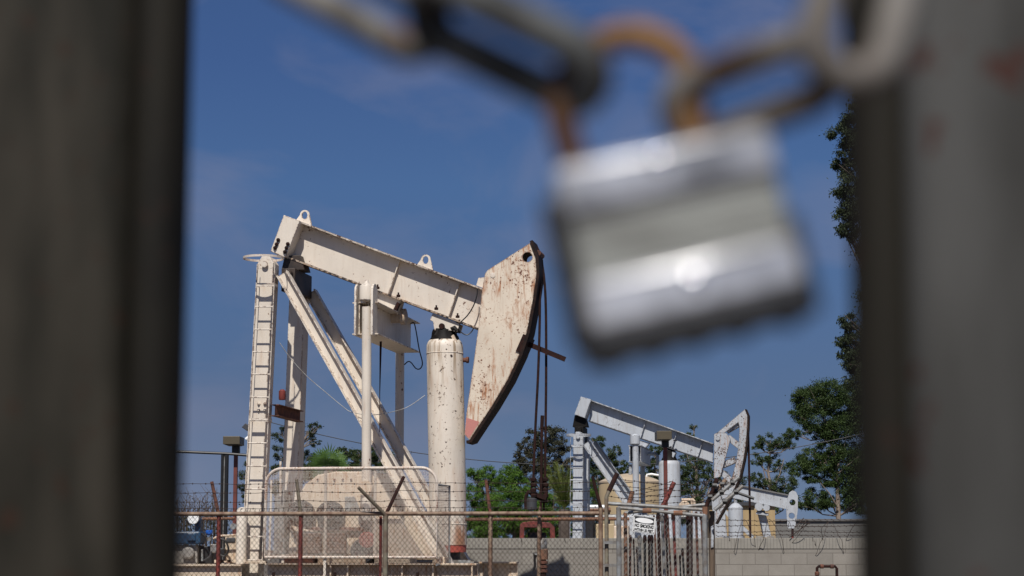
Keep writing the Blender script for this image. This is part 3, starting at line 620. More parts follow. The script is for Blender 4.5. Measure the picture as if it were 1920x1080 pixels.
    for c in (-2.0, 1.7):
        mb = MB(); mb.box((xa, c, zs - .03), (xb, c + .3, zs)); mb.box((xa, c + .13, .2), (xb, c + .16, zs - .03)); mb.box((xa, c, .17), (xb, c + .3, .2))
        mb.build('skid_beam', M['cream_low'], t, 0, bevel=.004)
    for px in (620, 652, 716, 754, 812, 885):
        q = F.pt(px, 1060, -1.98); MB().box((q.x - .012, -1.99, .2), (q.x + .012, -1.88, zs - .03)).build('web_stiffener', M['cream_low'], t, 0)
    for px, y0 in ((513, 1073), (628, 1073), (783, 1073)):
        q = F.pt(px, y0, -2); MB().tube([q, q - Vector((0, 0, .2))], .025, 8).build('anchor_bolt', M['darkrust'], t)
    mb = MB(); x2 = F.pt(470, 1060, 0).x; mb.box((x2, -1.6, .0), (xb + .2, 1.9, zs - .35)); mb.build('foundation', M['concrete'], t, 0, bevel=.02)
    for px, py, w_, h_, c, mm in ((560, 1050, .5, .16, -1.7, 'rust'), (640, 1051, .8, .14, -1.7, 'cream_low'), (735, 1048, .6, .18, -1.6, 'cream_low'), (822, 1062, .2, .30, -1.85, 'cream_low'), (700, 1050, .35, .2, -1.4, 'black')):
        q = F.pt(px, py, c); MB().box((q.x - w_ / 2, c, q.z - h_ / 2), (q.x + w_ / 2, c + .5, q.z + h_ / 2)).build('bed_block', M[mm], t, 0, bevel=.015)
    q = F.pt(857, 1055, -.35); MB().box((q.x - .3, -.45, q.z - .045), (q.x + .28, -.38, q.z + .045)).lathe([(.03, 0), (.03, .12)], (q.x + .2, -.5, q.z), 10, 'x').build('steel_tie', M['galv'], t, 0)
    return t
pump_one()

def pump_two():
    F = Frame(1090, 800, 55, 9); m = M['pale']
    t = thing('pumpjack', 'pale grey pumpjack with open-framed flaking horsehead, behind the NO SMOKING gate', 'pumpjack', F)
    T = dict(beam=[(1107, 749.5), (1337, 831), (1335.5, 868), (1103, 790)], stiff=[((1210, 789), (1201, 819)), ((1269, 809), (1259, 840)), ((1317, 826), (1307.5, 857))],
             block=[(1089, 743.5), (1108.5, 749), (1096.5, 784), (1077, 777)], post_near=(1085.5, 824, 1084, 1003), post_far=(1096, 826, 1095, 950),
             brace_near=(1100, 830, 1183, 950), brace_far=(1112, 832, 1190, 945), saddle=(1090, 808), saddle_up=.42)
    P = dict(hw=.2, cn=-.6, cf=.62, post_w=.27, post_d=.32, brace_w=.24, brace_d=.24)
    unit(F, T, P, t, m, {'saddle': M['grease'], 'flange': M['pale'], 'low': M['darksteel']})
    rungs = [838, 857, 878, 900, 921, 944, 960, 976, 998]
    ladder(F, ((1070, 820), (1069, 990)), ((1093.5, 820), (1092, 990)), rungs, -.95, .2, [836, 946], t, m, .016)
    ladder(F, ((1100.5, 864), (1100.5, 990)), ((1105.5, 864), (1105.5, 990)), [866, 888, 912], .95, .1, [866], t, m, .014)
    q = F.pt(1085, 816, -.95); n = 32; mb = MB(); ring = [q + Vector((.33 * math.cos(2 * math.pi * k / n), .33 * math.sin(2 * math.pi * k / n), 0)) for k in range(n)]
    for k in range(n): mb.bar(ring[k], ring[(k + 1) % n], .02, .06, (0, 0, 1))
    mb.build('ladder_hoop', m, t)
    # open horsehead
    hubp = [(1338.5, 814), (1345, 811), (1362, 812), (1370, 823), (1351, 894), (1338.5, 897)]
    px_prism(MB(), F, hubp, -.27, -.2).build('head_hub_plate', M['pale_flake'], t, 0, bevel=.005)
    px_prism(MB(), F, hubp, .16, .23).build('head_hub_plate', M['pale_flake'], t, 0, bevel=.005)
    outer = [(1397, 767), (1401.5, 778), (1401, 800), (1398.5, 834), (1394, 862), (1387.5, 891), (1378, 914), (1364, 941), (1341, 982)]
    inner = [(1341, 964), (1351, 935), (1362, 912), (1371.7, 897), (1377, 878), (1381, 860), (1385, 832), (1386.5, 800), (1384, 792), (1358, 812), (1345, 811)]
    for c in (-.25, .17): px_prism(MB(), F, outer + inner, c, c + .06).build('head_rim', M['pale_flake'], t, 0, bevel=.004)
    cu = [F.pt(x, y, -.28) for x, y in outer]; tr = MB()
    for i in range(len(cu) - 1): tr.prism([cu[i], cu[i + 1], cu[i + 1] + Vector((.05, 0, -.01)), cu[i] + Vector((.05, 0, -.01))], (0, .55, 0))
    tr.build('track_plate', M['track'], t, 40)
    for (a, b) in (((1365, 820), (1388, 838)), ((1354, 873), (1380, 862)), ((1350, 882), (1372, 903)), ((1362, 808), (1386, 794))):
        MB().bar(F.pt(*a, 0), F.pt(*b, 0), .16, .35).build('head_strut', M['pale_flake'], t, 0)
    MB().tube([F.pt(1402, 779, 0), F.pt(1404, 850, 0), F.pt(1407, 1008, 0)], .03, 8).build('bridle_cable', M['darkrust'], t)
    MB().lathe([(.06, 0), (.06, .55)], F.pt(1346, 822, -.30), 14, 'y').build('head_pin', M['pale'], t)
    MB().tube([F.pt(1377, 922, -.3), F.pt(1414, 935, -.3)], .045, 6).build('locking_bar', M['black'], t)
    # cylinder
    top, bot = F.pt(1256, 872, 0), F.pt(1256.5, 1013, 0); H = top.z - bot.z; r = .295
    MB().lathe([(r, 0), (r, H), (r * .93, H + .08), (r * .8, H + .12)], bot, 40).build('air_cylinder', m, t)
    MB().lathe([(r * .8, H + .11), (r * .6, H + .22), (r * .6, H + .38), (r * .3, H + .5)], bot, 20).build('cylinder_neck', M['grease'], t)
    px_prism(MB(), F, [(1248, 841), (1268, 848), (1262, 860), (1250, 864), (1247, 852)], -.15, .15).build('beam_bracket', m, t, 0, bevel=.01)
    # yoke and pitmans
    c0, c1 = -1.4, 1.5; q = F.pt(1203, 835, c0); xl = F.pt(1178, 836, c0).x; zb = F.pt(1203, 866, c0).z
    mb = MB(); mb.box((xl, c0, q.z - .02), (q.x, c1, q.z)); mb.box((xl, c0, zb), (q.x, c1, zb + .02)); mb.box((xl + .02, c0 + .01, zb + .02), (xl + .05, c1, q.z - .02)); mb.box((q.x - .05, c0 + .01, zb + .02), (q.x - .02, c1, q.z - .02)); mb.build('equalizer', m, t, 0)
    MB().lathe([(.05, 0), (.05, .03)], F.pt(1266, 827, -.23), 8).build('bolt', M['black'], t); MB().tube([F.pt(x, y, .3) for x, y in ((1214, 851), (1230, 851), (1233, 856), (1233, 873))], .045, 8).build('breather_pipe', m, t)
    MB().tube([F.pt(1191.5, 834, -1.55), F.pt(1193, 980, -1.55)], .085, 16).build('pitman_arm', m, t)
    MB().lathe([(.12, 0), (.135, .02), (.135, .24), (.1, .28), (.0, .3)], F.pt(1190.5, 834, -1.55), 16).build('pitman_knuckle', m, t)
    MB().box((F.pt(1201, 870, 1.6).x, 1.5, .6), (F.pt(1209, 870, 1.6).x, 1.7, F.pt(1205, 868, 1.6).z)).build('pitman_arm', m, t, 0)
    px_prism(MB(), F, [(1186, 822), (1218, 830), (1208, 842), (1186, 836)], -.15, .15).build('hanger', m, t, 0)
    MB().tube([F.pt(1182, 872, .5), F.pt(1182, 890, .5)], .05, 8).build('hanging_pipe', m, t)
    zs = F.pt(1150, 1014, -1.8).z; xa, xb = F.pt(1065, 1003, -1.8).x, F.pt(1345, 1003, -1.8).x
    MB().box((xa, -1.8, zs - .3), (xb, 1.8, zs)).build('skid', M['pale'], t, 0, bevel=.02)
    MB().box((xa, -1.7, 0), (xb, 1.7, zs - .3)).build('foundation', M['concrete'], t, 0)
    gb = F.pt(1215, 990, -.8); MB().box((gb.x - .9, -.9, gb.z - .4), (gb.x + .7, .6, gb.z + .35)).build('gearbox', M['pale'], t, 0, bevel=.06)
    for px, w_, h_, mm in ((1106, .22, .75, 'black'), (1135, .5, .45, 'tan'), (1165, .4, .4, 'cream_low'), (1310, .3, .8, 'pale')):
        q = F.pt(px, 1003, -1.2); MB().box((q.x - w_ / 2, -1.3, zs), (q.x + w_ / 2, -.9, zs + h_)).build('bed_block', M[mm], t, 0, bevel=.03)
    mb = MB(); q = F.pt(1296, 945, -.6)
    mb.tube([F.pt(1278, 937, -.6), F.pt(1300, 937, -.6), F.pt(1302, 940, -.6), F.pt(1302, 1000, -.6)], .04, 8); mb.tube([F.pt(1297, 937, -.6), F.pt(1297, 1000, -.6)], .03, 8); mb.lathe([(.12, 0), (.16, .05), (.12, .1)], F.pt(1283, 950, -.7), 16, 'y'); mb.build('pipework', M['cream_low'], t)
pump_two()

def pump_three():
    F = Frame(1432, 950, 82, 8); m = M['pale']
    t = thing('pumpjack', 'small distant pale grey pumpjack with two-holed rounded head above the wall', 'pumpjack', F)
    px_prism(MB(), F, [(1340, 902), (1478, 929), (1475, 954.5), (1340, 927)], -.12, .12).build('walking_beam', m, t, 0)
    px_prism(MB(), F, [(1340, 899.5), (1478, 927), (1478, 929.5), (1340, 902)], -.2, .2).build('beam_flange', M['slate'], t, 0)
    ho = [(1474, 958), (1476, 935), (1480, 923), (1486, 919.5), (1493, 922), (1496.5, 931), (1496, 955), (1492, 985), (1488, 991), (1477, 991)]
    MB().plate([F.pt(x, y, -.3) for x, y in ho], [stadium(F, 1486, 942, .12, -.3, 16), stadium(F, 1484.5, 967, .12, -.3, 16)], (0, .6, 0)).build('horsehead', m, t, 0)
    MB().tube([F.pt(1486, 975, 0), F.pt(1486, 1009, 0)], .05, 8).build('bridle_cable', M['rustred'], t)
    MB().prism([F.pt(x, y, -.1) for x, y in [(1424, 957), (1434, 957), (1447, 1008), (1432, 1008)]], (0, .25, 0)).build('centre_post', m, t, 0)
    MB().prism([F.pt(x, y, .3) for x, y in [(1419, 957), (1424, 957), (1437, 1008), (1431, 1008)]], (0, .25, 0)).build('centre_post', m, t, 0)
    MB().lathe([(.17, 0), (.17, .9)], F.pt(1423, 950, -.45), 16, 'y').lathe([(.14, 0), (.14, .9)], F.pt(1437, 952, -.45), 16, 'y').bar(F.pt(1418, 962, 0), F.pt(1441, 965, 0), .1, .7).build('saddle_bearing', m, t)
    MB().bar(F.pt(1350, 950, -.2), F.pt(1412, 1008, -.2), .16, .2).build('rear_brace', m, t, 0)
    for x in (1424, 1445): MB().box((F.pt(x, 1005, 0).x - .15, -.2, 0), (F.pt(x, 1005, 0).x + .15, .3, F.pt(x, 1005, 0).z)).build('footing', M['concrete'], t, 0)
    MB().bar(F.pt(1345, 925, -.2), F.pt(1352, 1008, -.2), .5, .3).build('rear_post', m, t, 0)
    b = MB(); q = F.pt(1430, 1000, 0); b.box((q.x - 3, -.5, 0), (q.x + 1, .6, .3)).build('skid', M['concrete'], t, 0)
pump_three()

# ------------------------------------------------------------------ tanks, sheds
def tank(px0, px1, ytop, Y, mat, roofm, label, cat='tank', dome=.35, rh=None, nm='storage_tank'):
    a, b = at(px0, ytop, Y), at(px1, ytop, Y); r = (b.x - a.x) / 2; c = Vector(((a.x + b.x) / 2, Y, 0)); z = a.z
    t = thing(nm, label, cat, None, (c.x, Y, 0))
    MB().lathe([(r, 0), (r, z), (r * .995, z + .01)], (0, 0, 0), 56).build('shell', mat, t)
    MB().lathe([(r * 1.015, z - .02), (r * 1.015, z + .03), (r * .8, z + dome * .45), (r * .45, z + dome * .85), (r * .12, z + dome), (0, z + dome)], (0, 0, 0), 56).build('roof', roofm, t)
    return t, r, z
def tanks():
    t, r, z = tank(1123, 1240, 905, 66, M['tan'], M['tanroof'], 'tan storage tank with a low domed roof behind the pale pumpjack', dome=.30)
    MB().tube([at(x, y, 65.6) - Vector(t.location) for x, y in ((1212, 897), (1213, 890), (1222, 889), (1240, 892))], .035, 8).build('vent_pipe', M['white'], t)
    t, r, z = tank(1365.5, 1393, 954, 74, M['pale'], M['pale'], 'slim pale grey pressure vessel in front of ochre shed', dome=.22, nm='pressure_vessel')
    MB().lathe([(.06, 0), (.06, .1), (0, .12)], (0, 0, z + .2), 10).build('top_fitting', M['pale'], t)
    F = Frame(1400, 948, 88)
    t = thing('ochre_shed', 'ochre yellow shed behind the small distant pumpjack', 'shed', F)
    a, b = F.pt(1330, 948, 0), F.pt(1453, 948, 0); MB().box((a.x, 0, 0), (b.x, 5, a.z)).build('wall', M['yellow'], t, 0)
    MB().box((a.x - .1, -.15, a.z), (b.x + .1, 5.1, a.z + .15)).build('roof', M['darksteel'], t, 0)
    q = F.pt(1375, 1000, 0); MB().box((q.x - .5, -.03, 0), (q.x + .5, -.002, 2.1)).build('door', M['slate'], t, 0)
    for px in (1345, 1352, 1416, 1430, 1440): q = F.pt(px, 960, 0); MB().box((q.x - .05, -.06, 0), (q.x + .05, -.004, a.z - .02)).build('batten', M['yellow'], t, 0)
    F = Frame(1500, 973, 95); t = thing('grey_block_building', 'low dark grey block building beyond the tan wall', 'building', F)
    a, b = F.pt(1445, 973, 0), F.pt(1900, 973, 0); MB().box((a.x, 0, 0), (b.x, 6, a.z - .1)).build('wall', M['shedcourse'], t, 0)
    MB().box((a.x - .1, -.1, a.z - .1), (b.x + .1, 6.1, a.z)).build('coping', M['slate'], t, 0)
    # low white plant between tank and wall
    F = Frame(1200, 950, 60); t = thing('pipe_rack', 'rusting low pipe rack beside the tan storage tank', 'pipe rack', F)
    for y, x0, x1, mm in ((951, 1100, 1140, 'white'), (956, 1100, 1145, 'orustpipe'), (969, 1110, 1300, 'galv')):
        MB().tube([F.pt(x0, y, 0), F.pt(x1, y, 0)], .07, 8).build('pipe', M[mm], t)
    for x in (1104, 1140, 1210, 1296): q = F.pt(x, 969, .1); MB().box((q.x - .06, .08, 0), (q.x + .06, .2, q.z + .3)).build('stand', M['galv'], t, 0)
tanks()

# ------------------------------------------------------------------ lamps, poles
def shoebox_lamp(px, ytop, ybot, wpx, x0, x1, Y, label, tilt=0):
    F = Frame(px, ytop, Y); t = thing('area_lamp', label, 'lamp post', F, group='brown shoebox lamps on red-brown poles')
    a, b = F.pt(px - wpx / 2, ytop, 0), F.pt(px + wpx / 2, ybot, 0); p0, p1 = F.pt(x0, ybot, .2), F.pt(x1, ybot, .2)
    MB().box((p0.x, .12, 0), (p1.x, .24, b.z + .02)).build('pole', M['polered'], t, 0, bevel=.008)
    h = MB().box((a.x, -.28, b.z), (b.x, .5, a.z)).build('lamp_head', M['bronze'], t, 0, bevel=.008)
    MB().box((a.x + .04, -.24, b.z - .012), (b.x - .04, .46, b.z - .001)).build('lens', M['darksteel'], h, 0)
    MB().box((p0.x - .04, .08, b.z - .18), (p1.x + .04, .28, b.z - .014)).build('collar', M['black'], t, 0)
shoebox_lamp(437, 819, 834, 31, 439.5, 446.5, 46, 'brown box lamp on red-brown pole left of the cream pumpjack ladder')
shoebox_lamp(1244, 809, 825, 28, 1243.6, 1250.6, 50, 'brown box lamp on red-brown pole in front of the pale pumpjack beam')
def black_pipe():
    F = Frame(420, 850, 43); t = thing('pipe_stand', 'black upright pipes carrying a level black pipe beside left lamp post', 'pipe', F)
    for x0, r in ((417.5, .035), (424.5, .055)): a = F.pt(x0, 853, 0); MB().tube([a, Vector((a.x, 0, 0))], r, 10).build('upright', M['black'], t)
    MB().tube([F.pt(180, 843, 0), F.pt(340, 847, 0), F.pt(424, 850.5, 0), F.pt(475, 854.5, 0)], .03, 8).build('level_pipe', M['black'], t)
    a = F.pt(421, 856, -.06); MB().tube([a, Vector((a.x, -.06, 0))], .012, 6).build('conduit', M['galv'], t)
    a = F.pt(190, 843, 0); MB().tube([a, Vector((a.x, 0, 0))], .05, 8).build('upright', M['black'], t)
black_pipe()
def floodlight():
    F = Frame(470, 800, 40); t = thing('security_mast', 'black mast with floodlight and white camera behind the ladder', 'mast', F)
    a = F.pt(474, 790, 0); MB().tube([a, Vector((a.x, 0, 0))], .035, 10).build('mast', M['black'], t)
    MB().prism([F.pt(x, y, -.15) for x, y in [(453, 801), (460, 793.5), (468, 799), (463, 808)]], (0, .28, 0)).build('floodlight', M['darksteel'], t, 0, bevel=.01)
    MB().tube([F.pt(461, 824, -.1), F.pt(469, 818, -.1)], .035, 10).build('camera_body', M['white'], t)
    MB().lathe([(.03, 0), (.05, .03), (.03, .09)], F.pt(469, 824, -.05), 12).build('camera_mount', M['white'], t)
floodlight()

# ------------------------------------------------------------------ wellhead, red frame, machinery
def wellhead():
    F = Frame(1015, 1040, 33.4); t = thing('wellhead', 'grey capped rusty wellhead valve in front of block wall', 'wellhead', F)
    q = F.pt(1018, 1046, 0); x = q.x
    g = lambda y: F.pt(1018, y, 0).z
    MB().lathe([(.055, 0), (.055, g(1046))], (x, 0, 0), 16).build('casing', M['darkrust'], t)
    mb = MB()
    for y in (1058, 1066, 1074): mb.lathe([(.055, 0), (.08, .01), (.08, .05), (.055, .06)], (x, 0, g(y)), 12)
    mb.build('flange', M['rust'], t)
    MB().lathe([(.085, g(1049)), (.085, g(1031)), (.07, g(1029))], (x, 0, 0), 8).build('valve_body', M['orustpipe'], t)
    MB().lathe([(.07, g(1031)), (.085, g(1028)), (.09, g(1018)), (.07, g(1013)), (.03, g(1012))], (x - .02, 0, 0), 12).build('cap', M['galv'], t)
    mb = MB()
    for k in range(6): a = k * 1.05; mb.lathe([(.018, 0), (.018, .035)], (x - .02 + .075 * math.cos(a), .075 * math.sin(a), g(1014)), 6)
    mb.build('stud', M['galv'], t)
    MB().tube([F.pt(1010, 1042, -.08), F.pt(1003, 1040, -.08), F.pt(1002.5, 1048, -.08), F.pt(1003, 1062, -.08), F.pt(999, 1070, -.08)], [.05, .045, .02, .02, .02], 8).build('lever', M['black'], t)
    F = Frame(1008, 990, 40); t = thing('red_frame', 'bright red steel frame behind the wall below the cables', 'machine frame', F)
    px_prism(MB(), F, [(974, 1012), (975, 984), (980, 979), (1000, 977), (1032, 980), (1040, 988), (1041, 1012), (1032, 1012), (1031, 990), (983, 989), (983, 1012)], 0, .5).build('arched_guard', M['rustred'], t, 0, bevel=.01)
    b = F.pt(1008, 1012, .1); MB().box((b.x - .35, .05, 0), (b.x + .35, .5, b.z - .02)).build('plinth', M['darkrust'], t, 0)
    px_prism(MB(), F, [(990, 1012), (990, 998), (1024, 998), (1024, 1012)], .2, .4).build('motor', M['black'], t, 0, bevel=.02)
wellhead()

def machinery():
    F = Frame(400, 1000, 34); t = thing('engine_skid', 'pump engine with blue motor, hoses and white vessel left of ladder', 'engine', F)
    zs = F.pt(400, 1057, 0).z; xa, xb = F.pt(230, 1057, 0).x, F.pt(464, 1057, 0).x
    mb = MB(); mb.box((xa, -.8, zs - .03), (xb, .8, zs)); mb.box((xa, -.72, .15), (xb, -.69, zs - .03)); mb.box((xa, -.8, .1), (xb, -.5, .15)); mb.build('skid', M['cream_low'], t, 0)
    def cyl(px, y0, y1, r, c, mm, nm):
        a, b = F.pt(px, y1, c), F.pt(px, y0, c); H = b.z - a.z
        return MB().lathe([(r, 0), (r, H - r * .5), (r * .85, H - r * .2), (r * .5, H), (0, H + .01)], a, 24).build(nm, M[mm], t)
    cyl(452, 952, 1057, .088, -.5, 'cream_clean', 'white_vessel')
    def bx(x0, y0, x1, y1, c0, c1, mm, nm, bv=.012): px_prism(MB(), F, [(x0, y0), (x1, y0), (x1, y1), (x0, y1)], c0, c1).build(nm, M[mm], t, 0, bevel=bv); 
    bx(422, 1003, 443, 1055, -.3, .3, 'cream_low', 'cabinet'); bx(300, 996, 376, 1021, -.6, -.1, 'blue', 'blue_motor', .03); bx(351, 1000, 366, 1014, -.63, -.6, 'blue', 'motor_cover', .01)
    bx(280, 1022, 370, 1056, -.5, .1, 'concrete', 'pump_block'); bx(370, 1024, 398, 1057, -.3, .2, 'black', 'pump_end'); bx(408, 1028, 421, 1042, -.45, -.2, 'black', 'battery_box')
    bx(365, 972, 376, 997, -.4, -.1, 'blue', 'blue_riser', .02); bx(394, 1020, 406, 1037, -.45, -.2, 'galv', 'carburettor'); bx(424, 1008, 441, 1017, -.32, -.29, 'darksteel', 'recess')
    q = F.pt(362, 972, -.5); MB().lathe([(.09, 0), (.095, .01), (.095, .06)], q, 28, 'y').build('gauge', M['white'], t)
    MB().bar(q + Vector((0, -.003, -.0)), q + Vector((.0, -.003, .06)), .008, .004).build('gauge_hand', M['ink'], t)
    q = F.pt(352, 1037, -.62); MB().lathe([(.07, -.02), (.1, 0), (.1, .1)], q, 28, 'y').build('pump_cover', M['concrete'], t)
    MB().lathe([(.05, 0), (.055, .01), (.055, .05)], F.pt(437, 987, -.3), 20, 'y').build('dial', M['galv'], t)
    MB().lathe([(.02, 0), (.055, .03), (.06, .07), (.055, .09)], F.pt(392, 1004, -.4), 20).build('blue_filter', M['brightblue'], t)
    MB().lathe([(.045, 0), (.05, .06)], F.pt(392, 1014, -.4), 16).build('filter_bowl', M['galv'], t)
    for pts, r, mm in (([(410, 1009), (422, 1014), (428, 1026), (427, 1036), (420, 1043), (413, 1040)], .016, 'black'), ([(400, 1010), (412, 1005), (430, 1004), (443, 1003)], .018, 'cream_low'), ([(378, 1000), (384, 1006), (386, 1014)], .014, 'black'), ([(380, 1052), (392, 1044), (397, 1034)], .014, 'darksteel'), ([(379, 1030), (379, 1052)], .018, 'galv')):
        MB().tube(smooth([F.pt(x, y, -.5) for x, y in pts]), r, 8).build('hose', M[mm], t)
    bx(455, 1052, 498, 1057, -.75, -.5, 'cream_low', 'step_plate', .004)
    for i in range(9):
        x, y = 405 + i * 6, 1052 + (i % 2) * 2; q = F.pt(x, y, -.4 + .1 * (i % 3)); MB().box((q.x - .03, q.y, q.z - .03), (q.x + .03, q.y + .06, q.z + .02)).build('fitting', M['orustpipe' if i % 3 else 'cream_low'], t, 0)
machinery()

# ------------------------------------------------------------------ chain-link fence (28 m)
YF = 28.0; FF = Frame(960, 964, YF)
ZR = FF.pt(960, 964, 0).z
def chainlink(x0, x1, z1, y=0.0, top=.05, z0=0.02):
    mb = MB(); cw, ch = .0333, .0408; n = int((x1 - x0) / cw); rows = int((z1 + top - z0) / ch); r = .0032
    for i in range(n):
        xs = x0 + i * cw; pts = []
        for j in range(rows + 1):
            q = 1 if (i + j) % 2 else -1
            pts.append(Vector((xs + q * cw / 2 + random.uniform(-.001, .001), y + q * .005, z1 + top - j * ch)))
        mb.tube(pts, r, 3, cap=False)
    for i in range(n):
        for s in (-1,):
            if i % 2: continue
            b = Vector((x0 + i * cw + s * cw / 2, y, z1 + top)); mb.tube([b, b + Vector((random.uniform(.004, .012), 0, .03))], r * 1.2, 3)
    return mb
def barb(mb, pts, r=.0034, step=.15):
    mb.tube(pts, r, 4)
    for i in range(len(pts) - 1):
        a, b = Vector(pts[i]), Vector(pts[i + 1]); n = max(1, int((b - a).length / step))
        for k in range(n):
            q = lerp(a, b, (k + random.uniform(.25, .75)) / n); th = random.random() * 3
            for s in (0, 1.4):
                d = Vector((.25 * math.cos(th), .6 * math.sin(th + s), math.cos(th + s))).normalized() * .015; mb.bar(q - d, q + d, .0042, .0042)
            mb.lathe([(.0068, -.010), (.0068, .010)], q, 5, 'x')
def strand(F, x0, x1, y0, y1, c, sag=1.0, n=16): return [F.pt(lerp(x0, x1, k / n), lerp(y0, y1, k / n) + sag * 4 * (k / n) * (1 - k / n) + .5 * math.sin(k * 2.1 + y0), c) for k in range(n + 1)]
def post(F, t, px, c, mat, r=.032, ytop=966, arms=()):
    p = F.pt(px, ytop, c); o = MB().tube([p, Vector((p.x, c, 0))], r, 12).build('post', mat, t)
    for (ax, ay, am, dy) in arms:
        q = F.pt(ax, ay, c + dy); a = MB().tube([p + Vector((0, 0, -.12)), p, p + (q - p) * .12 , q], [r, r, .026, .024], 10).build('barbed_wire_arm', am, o)
    return o
def fence():
    t = thing('chain_link_fence', 'rusty chain link fence with barbed wire across the yard front', 'fence', FF)
    xl, xr = FF.pt(60, 964, 0).x, FF.pt(1126, 964, 0).x
    MB().tube([Vector((xl, 0, ZR)), Vector((xr - .02, 0, ZR + .01))], .029, 12).build('top_rail', M['tanrust'], t)
    z2 = FF.pt(900, 973.5, .5).z; MB().tube([FF.pt(379, 973, .5), FF.pt(440, 972, .5)], .022, 10).build('rear_rail', M['orustpipe'], t)
    MB().tube([FF.pt(872, 974, .5), FF.pt(1180, 973, .5)], .024, 10).build('rear_rail', M['orustpipe'], t)
    chainlink(xl, xr, ZR).build('chain_link_mesh', M['wire'], t, 0, fix=False)
    post(FF, t, 410.5, .03, M['rustred'], .03, 968, [(397, 903, M['rust'], 0)])
    post(FF, t, 564, .03, M['rustred'], .03, 966, [(556, 899, M['olive'], 0)])
    post(FF, t, 723, -.0, M['olive'], .036, 966, [(672, 914, M['olive'], -.25), (757, 894, M['darkrust'], .3)])
    post(FF, t, 714, .1, M['rustred'], .02, 968)
    post(FF, t, 919.5, .03, M['tanrust'], .032, 964, [(911, 899, M['rust'], 0)])
    post(FF, t, 1126, .0, M['tanrust'], .032, 952, [(1111, 893, M['darkrust'], 0)])
    q = FF.pt(1011, 966, .1); MB().tube([q + Vector((0.01, 0, .12)), q, Vector((q.x - .02, .1, 0))], [.008, .026, .026], 8).build('post', M['tanrust'], t)
    post(FF, t, 100, .03, M['rustred'], .03, 966, [(88, 900, M['rust'], 0)])
    w_ = MB()
    for k, (y0, y1) in enumerate(((907, 905), (924, 921), (941, 938), (953, 951))):
        c = -.0
        barb(w_, strand(FF, 60, 397 + k * 3.2, y0, y0, c, 1, 8)); barb(w_, strand(FF, 397 + k * 3.2, 557 + k * 2, y0, y1, c, 2, 8)); barb(w_, strand(FF, 557 + k * 2, 748 - k * 8, y1, y1 + 1, c + .1, 2, 10))
        barb(w_, strand(FF, 748 - k * 8, 912 + k * 2, y1 - 2, y1, c + .1, 1.5, 10)); barb(w_, strand(FF, 912 + k * 2, 1113 + k * 3, y1, y1 - 1, c, 2, 12))
    w_.build('barbed_wire', M['barb'], t, 0)
fence()

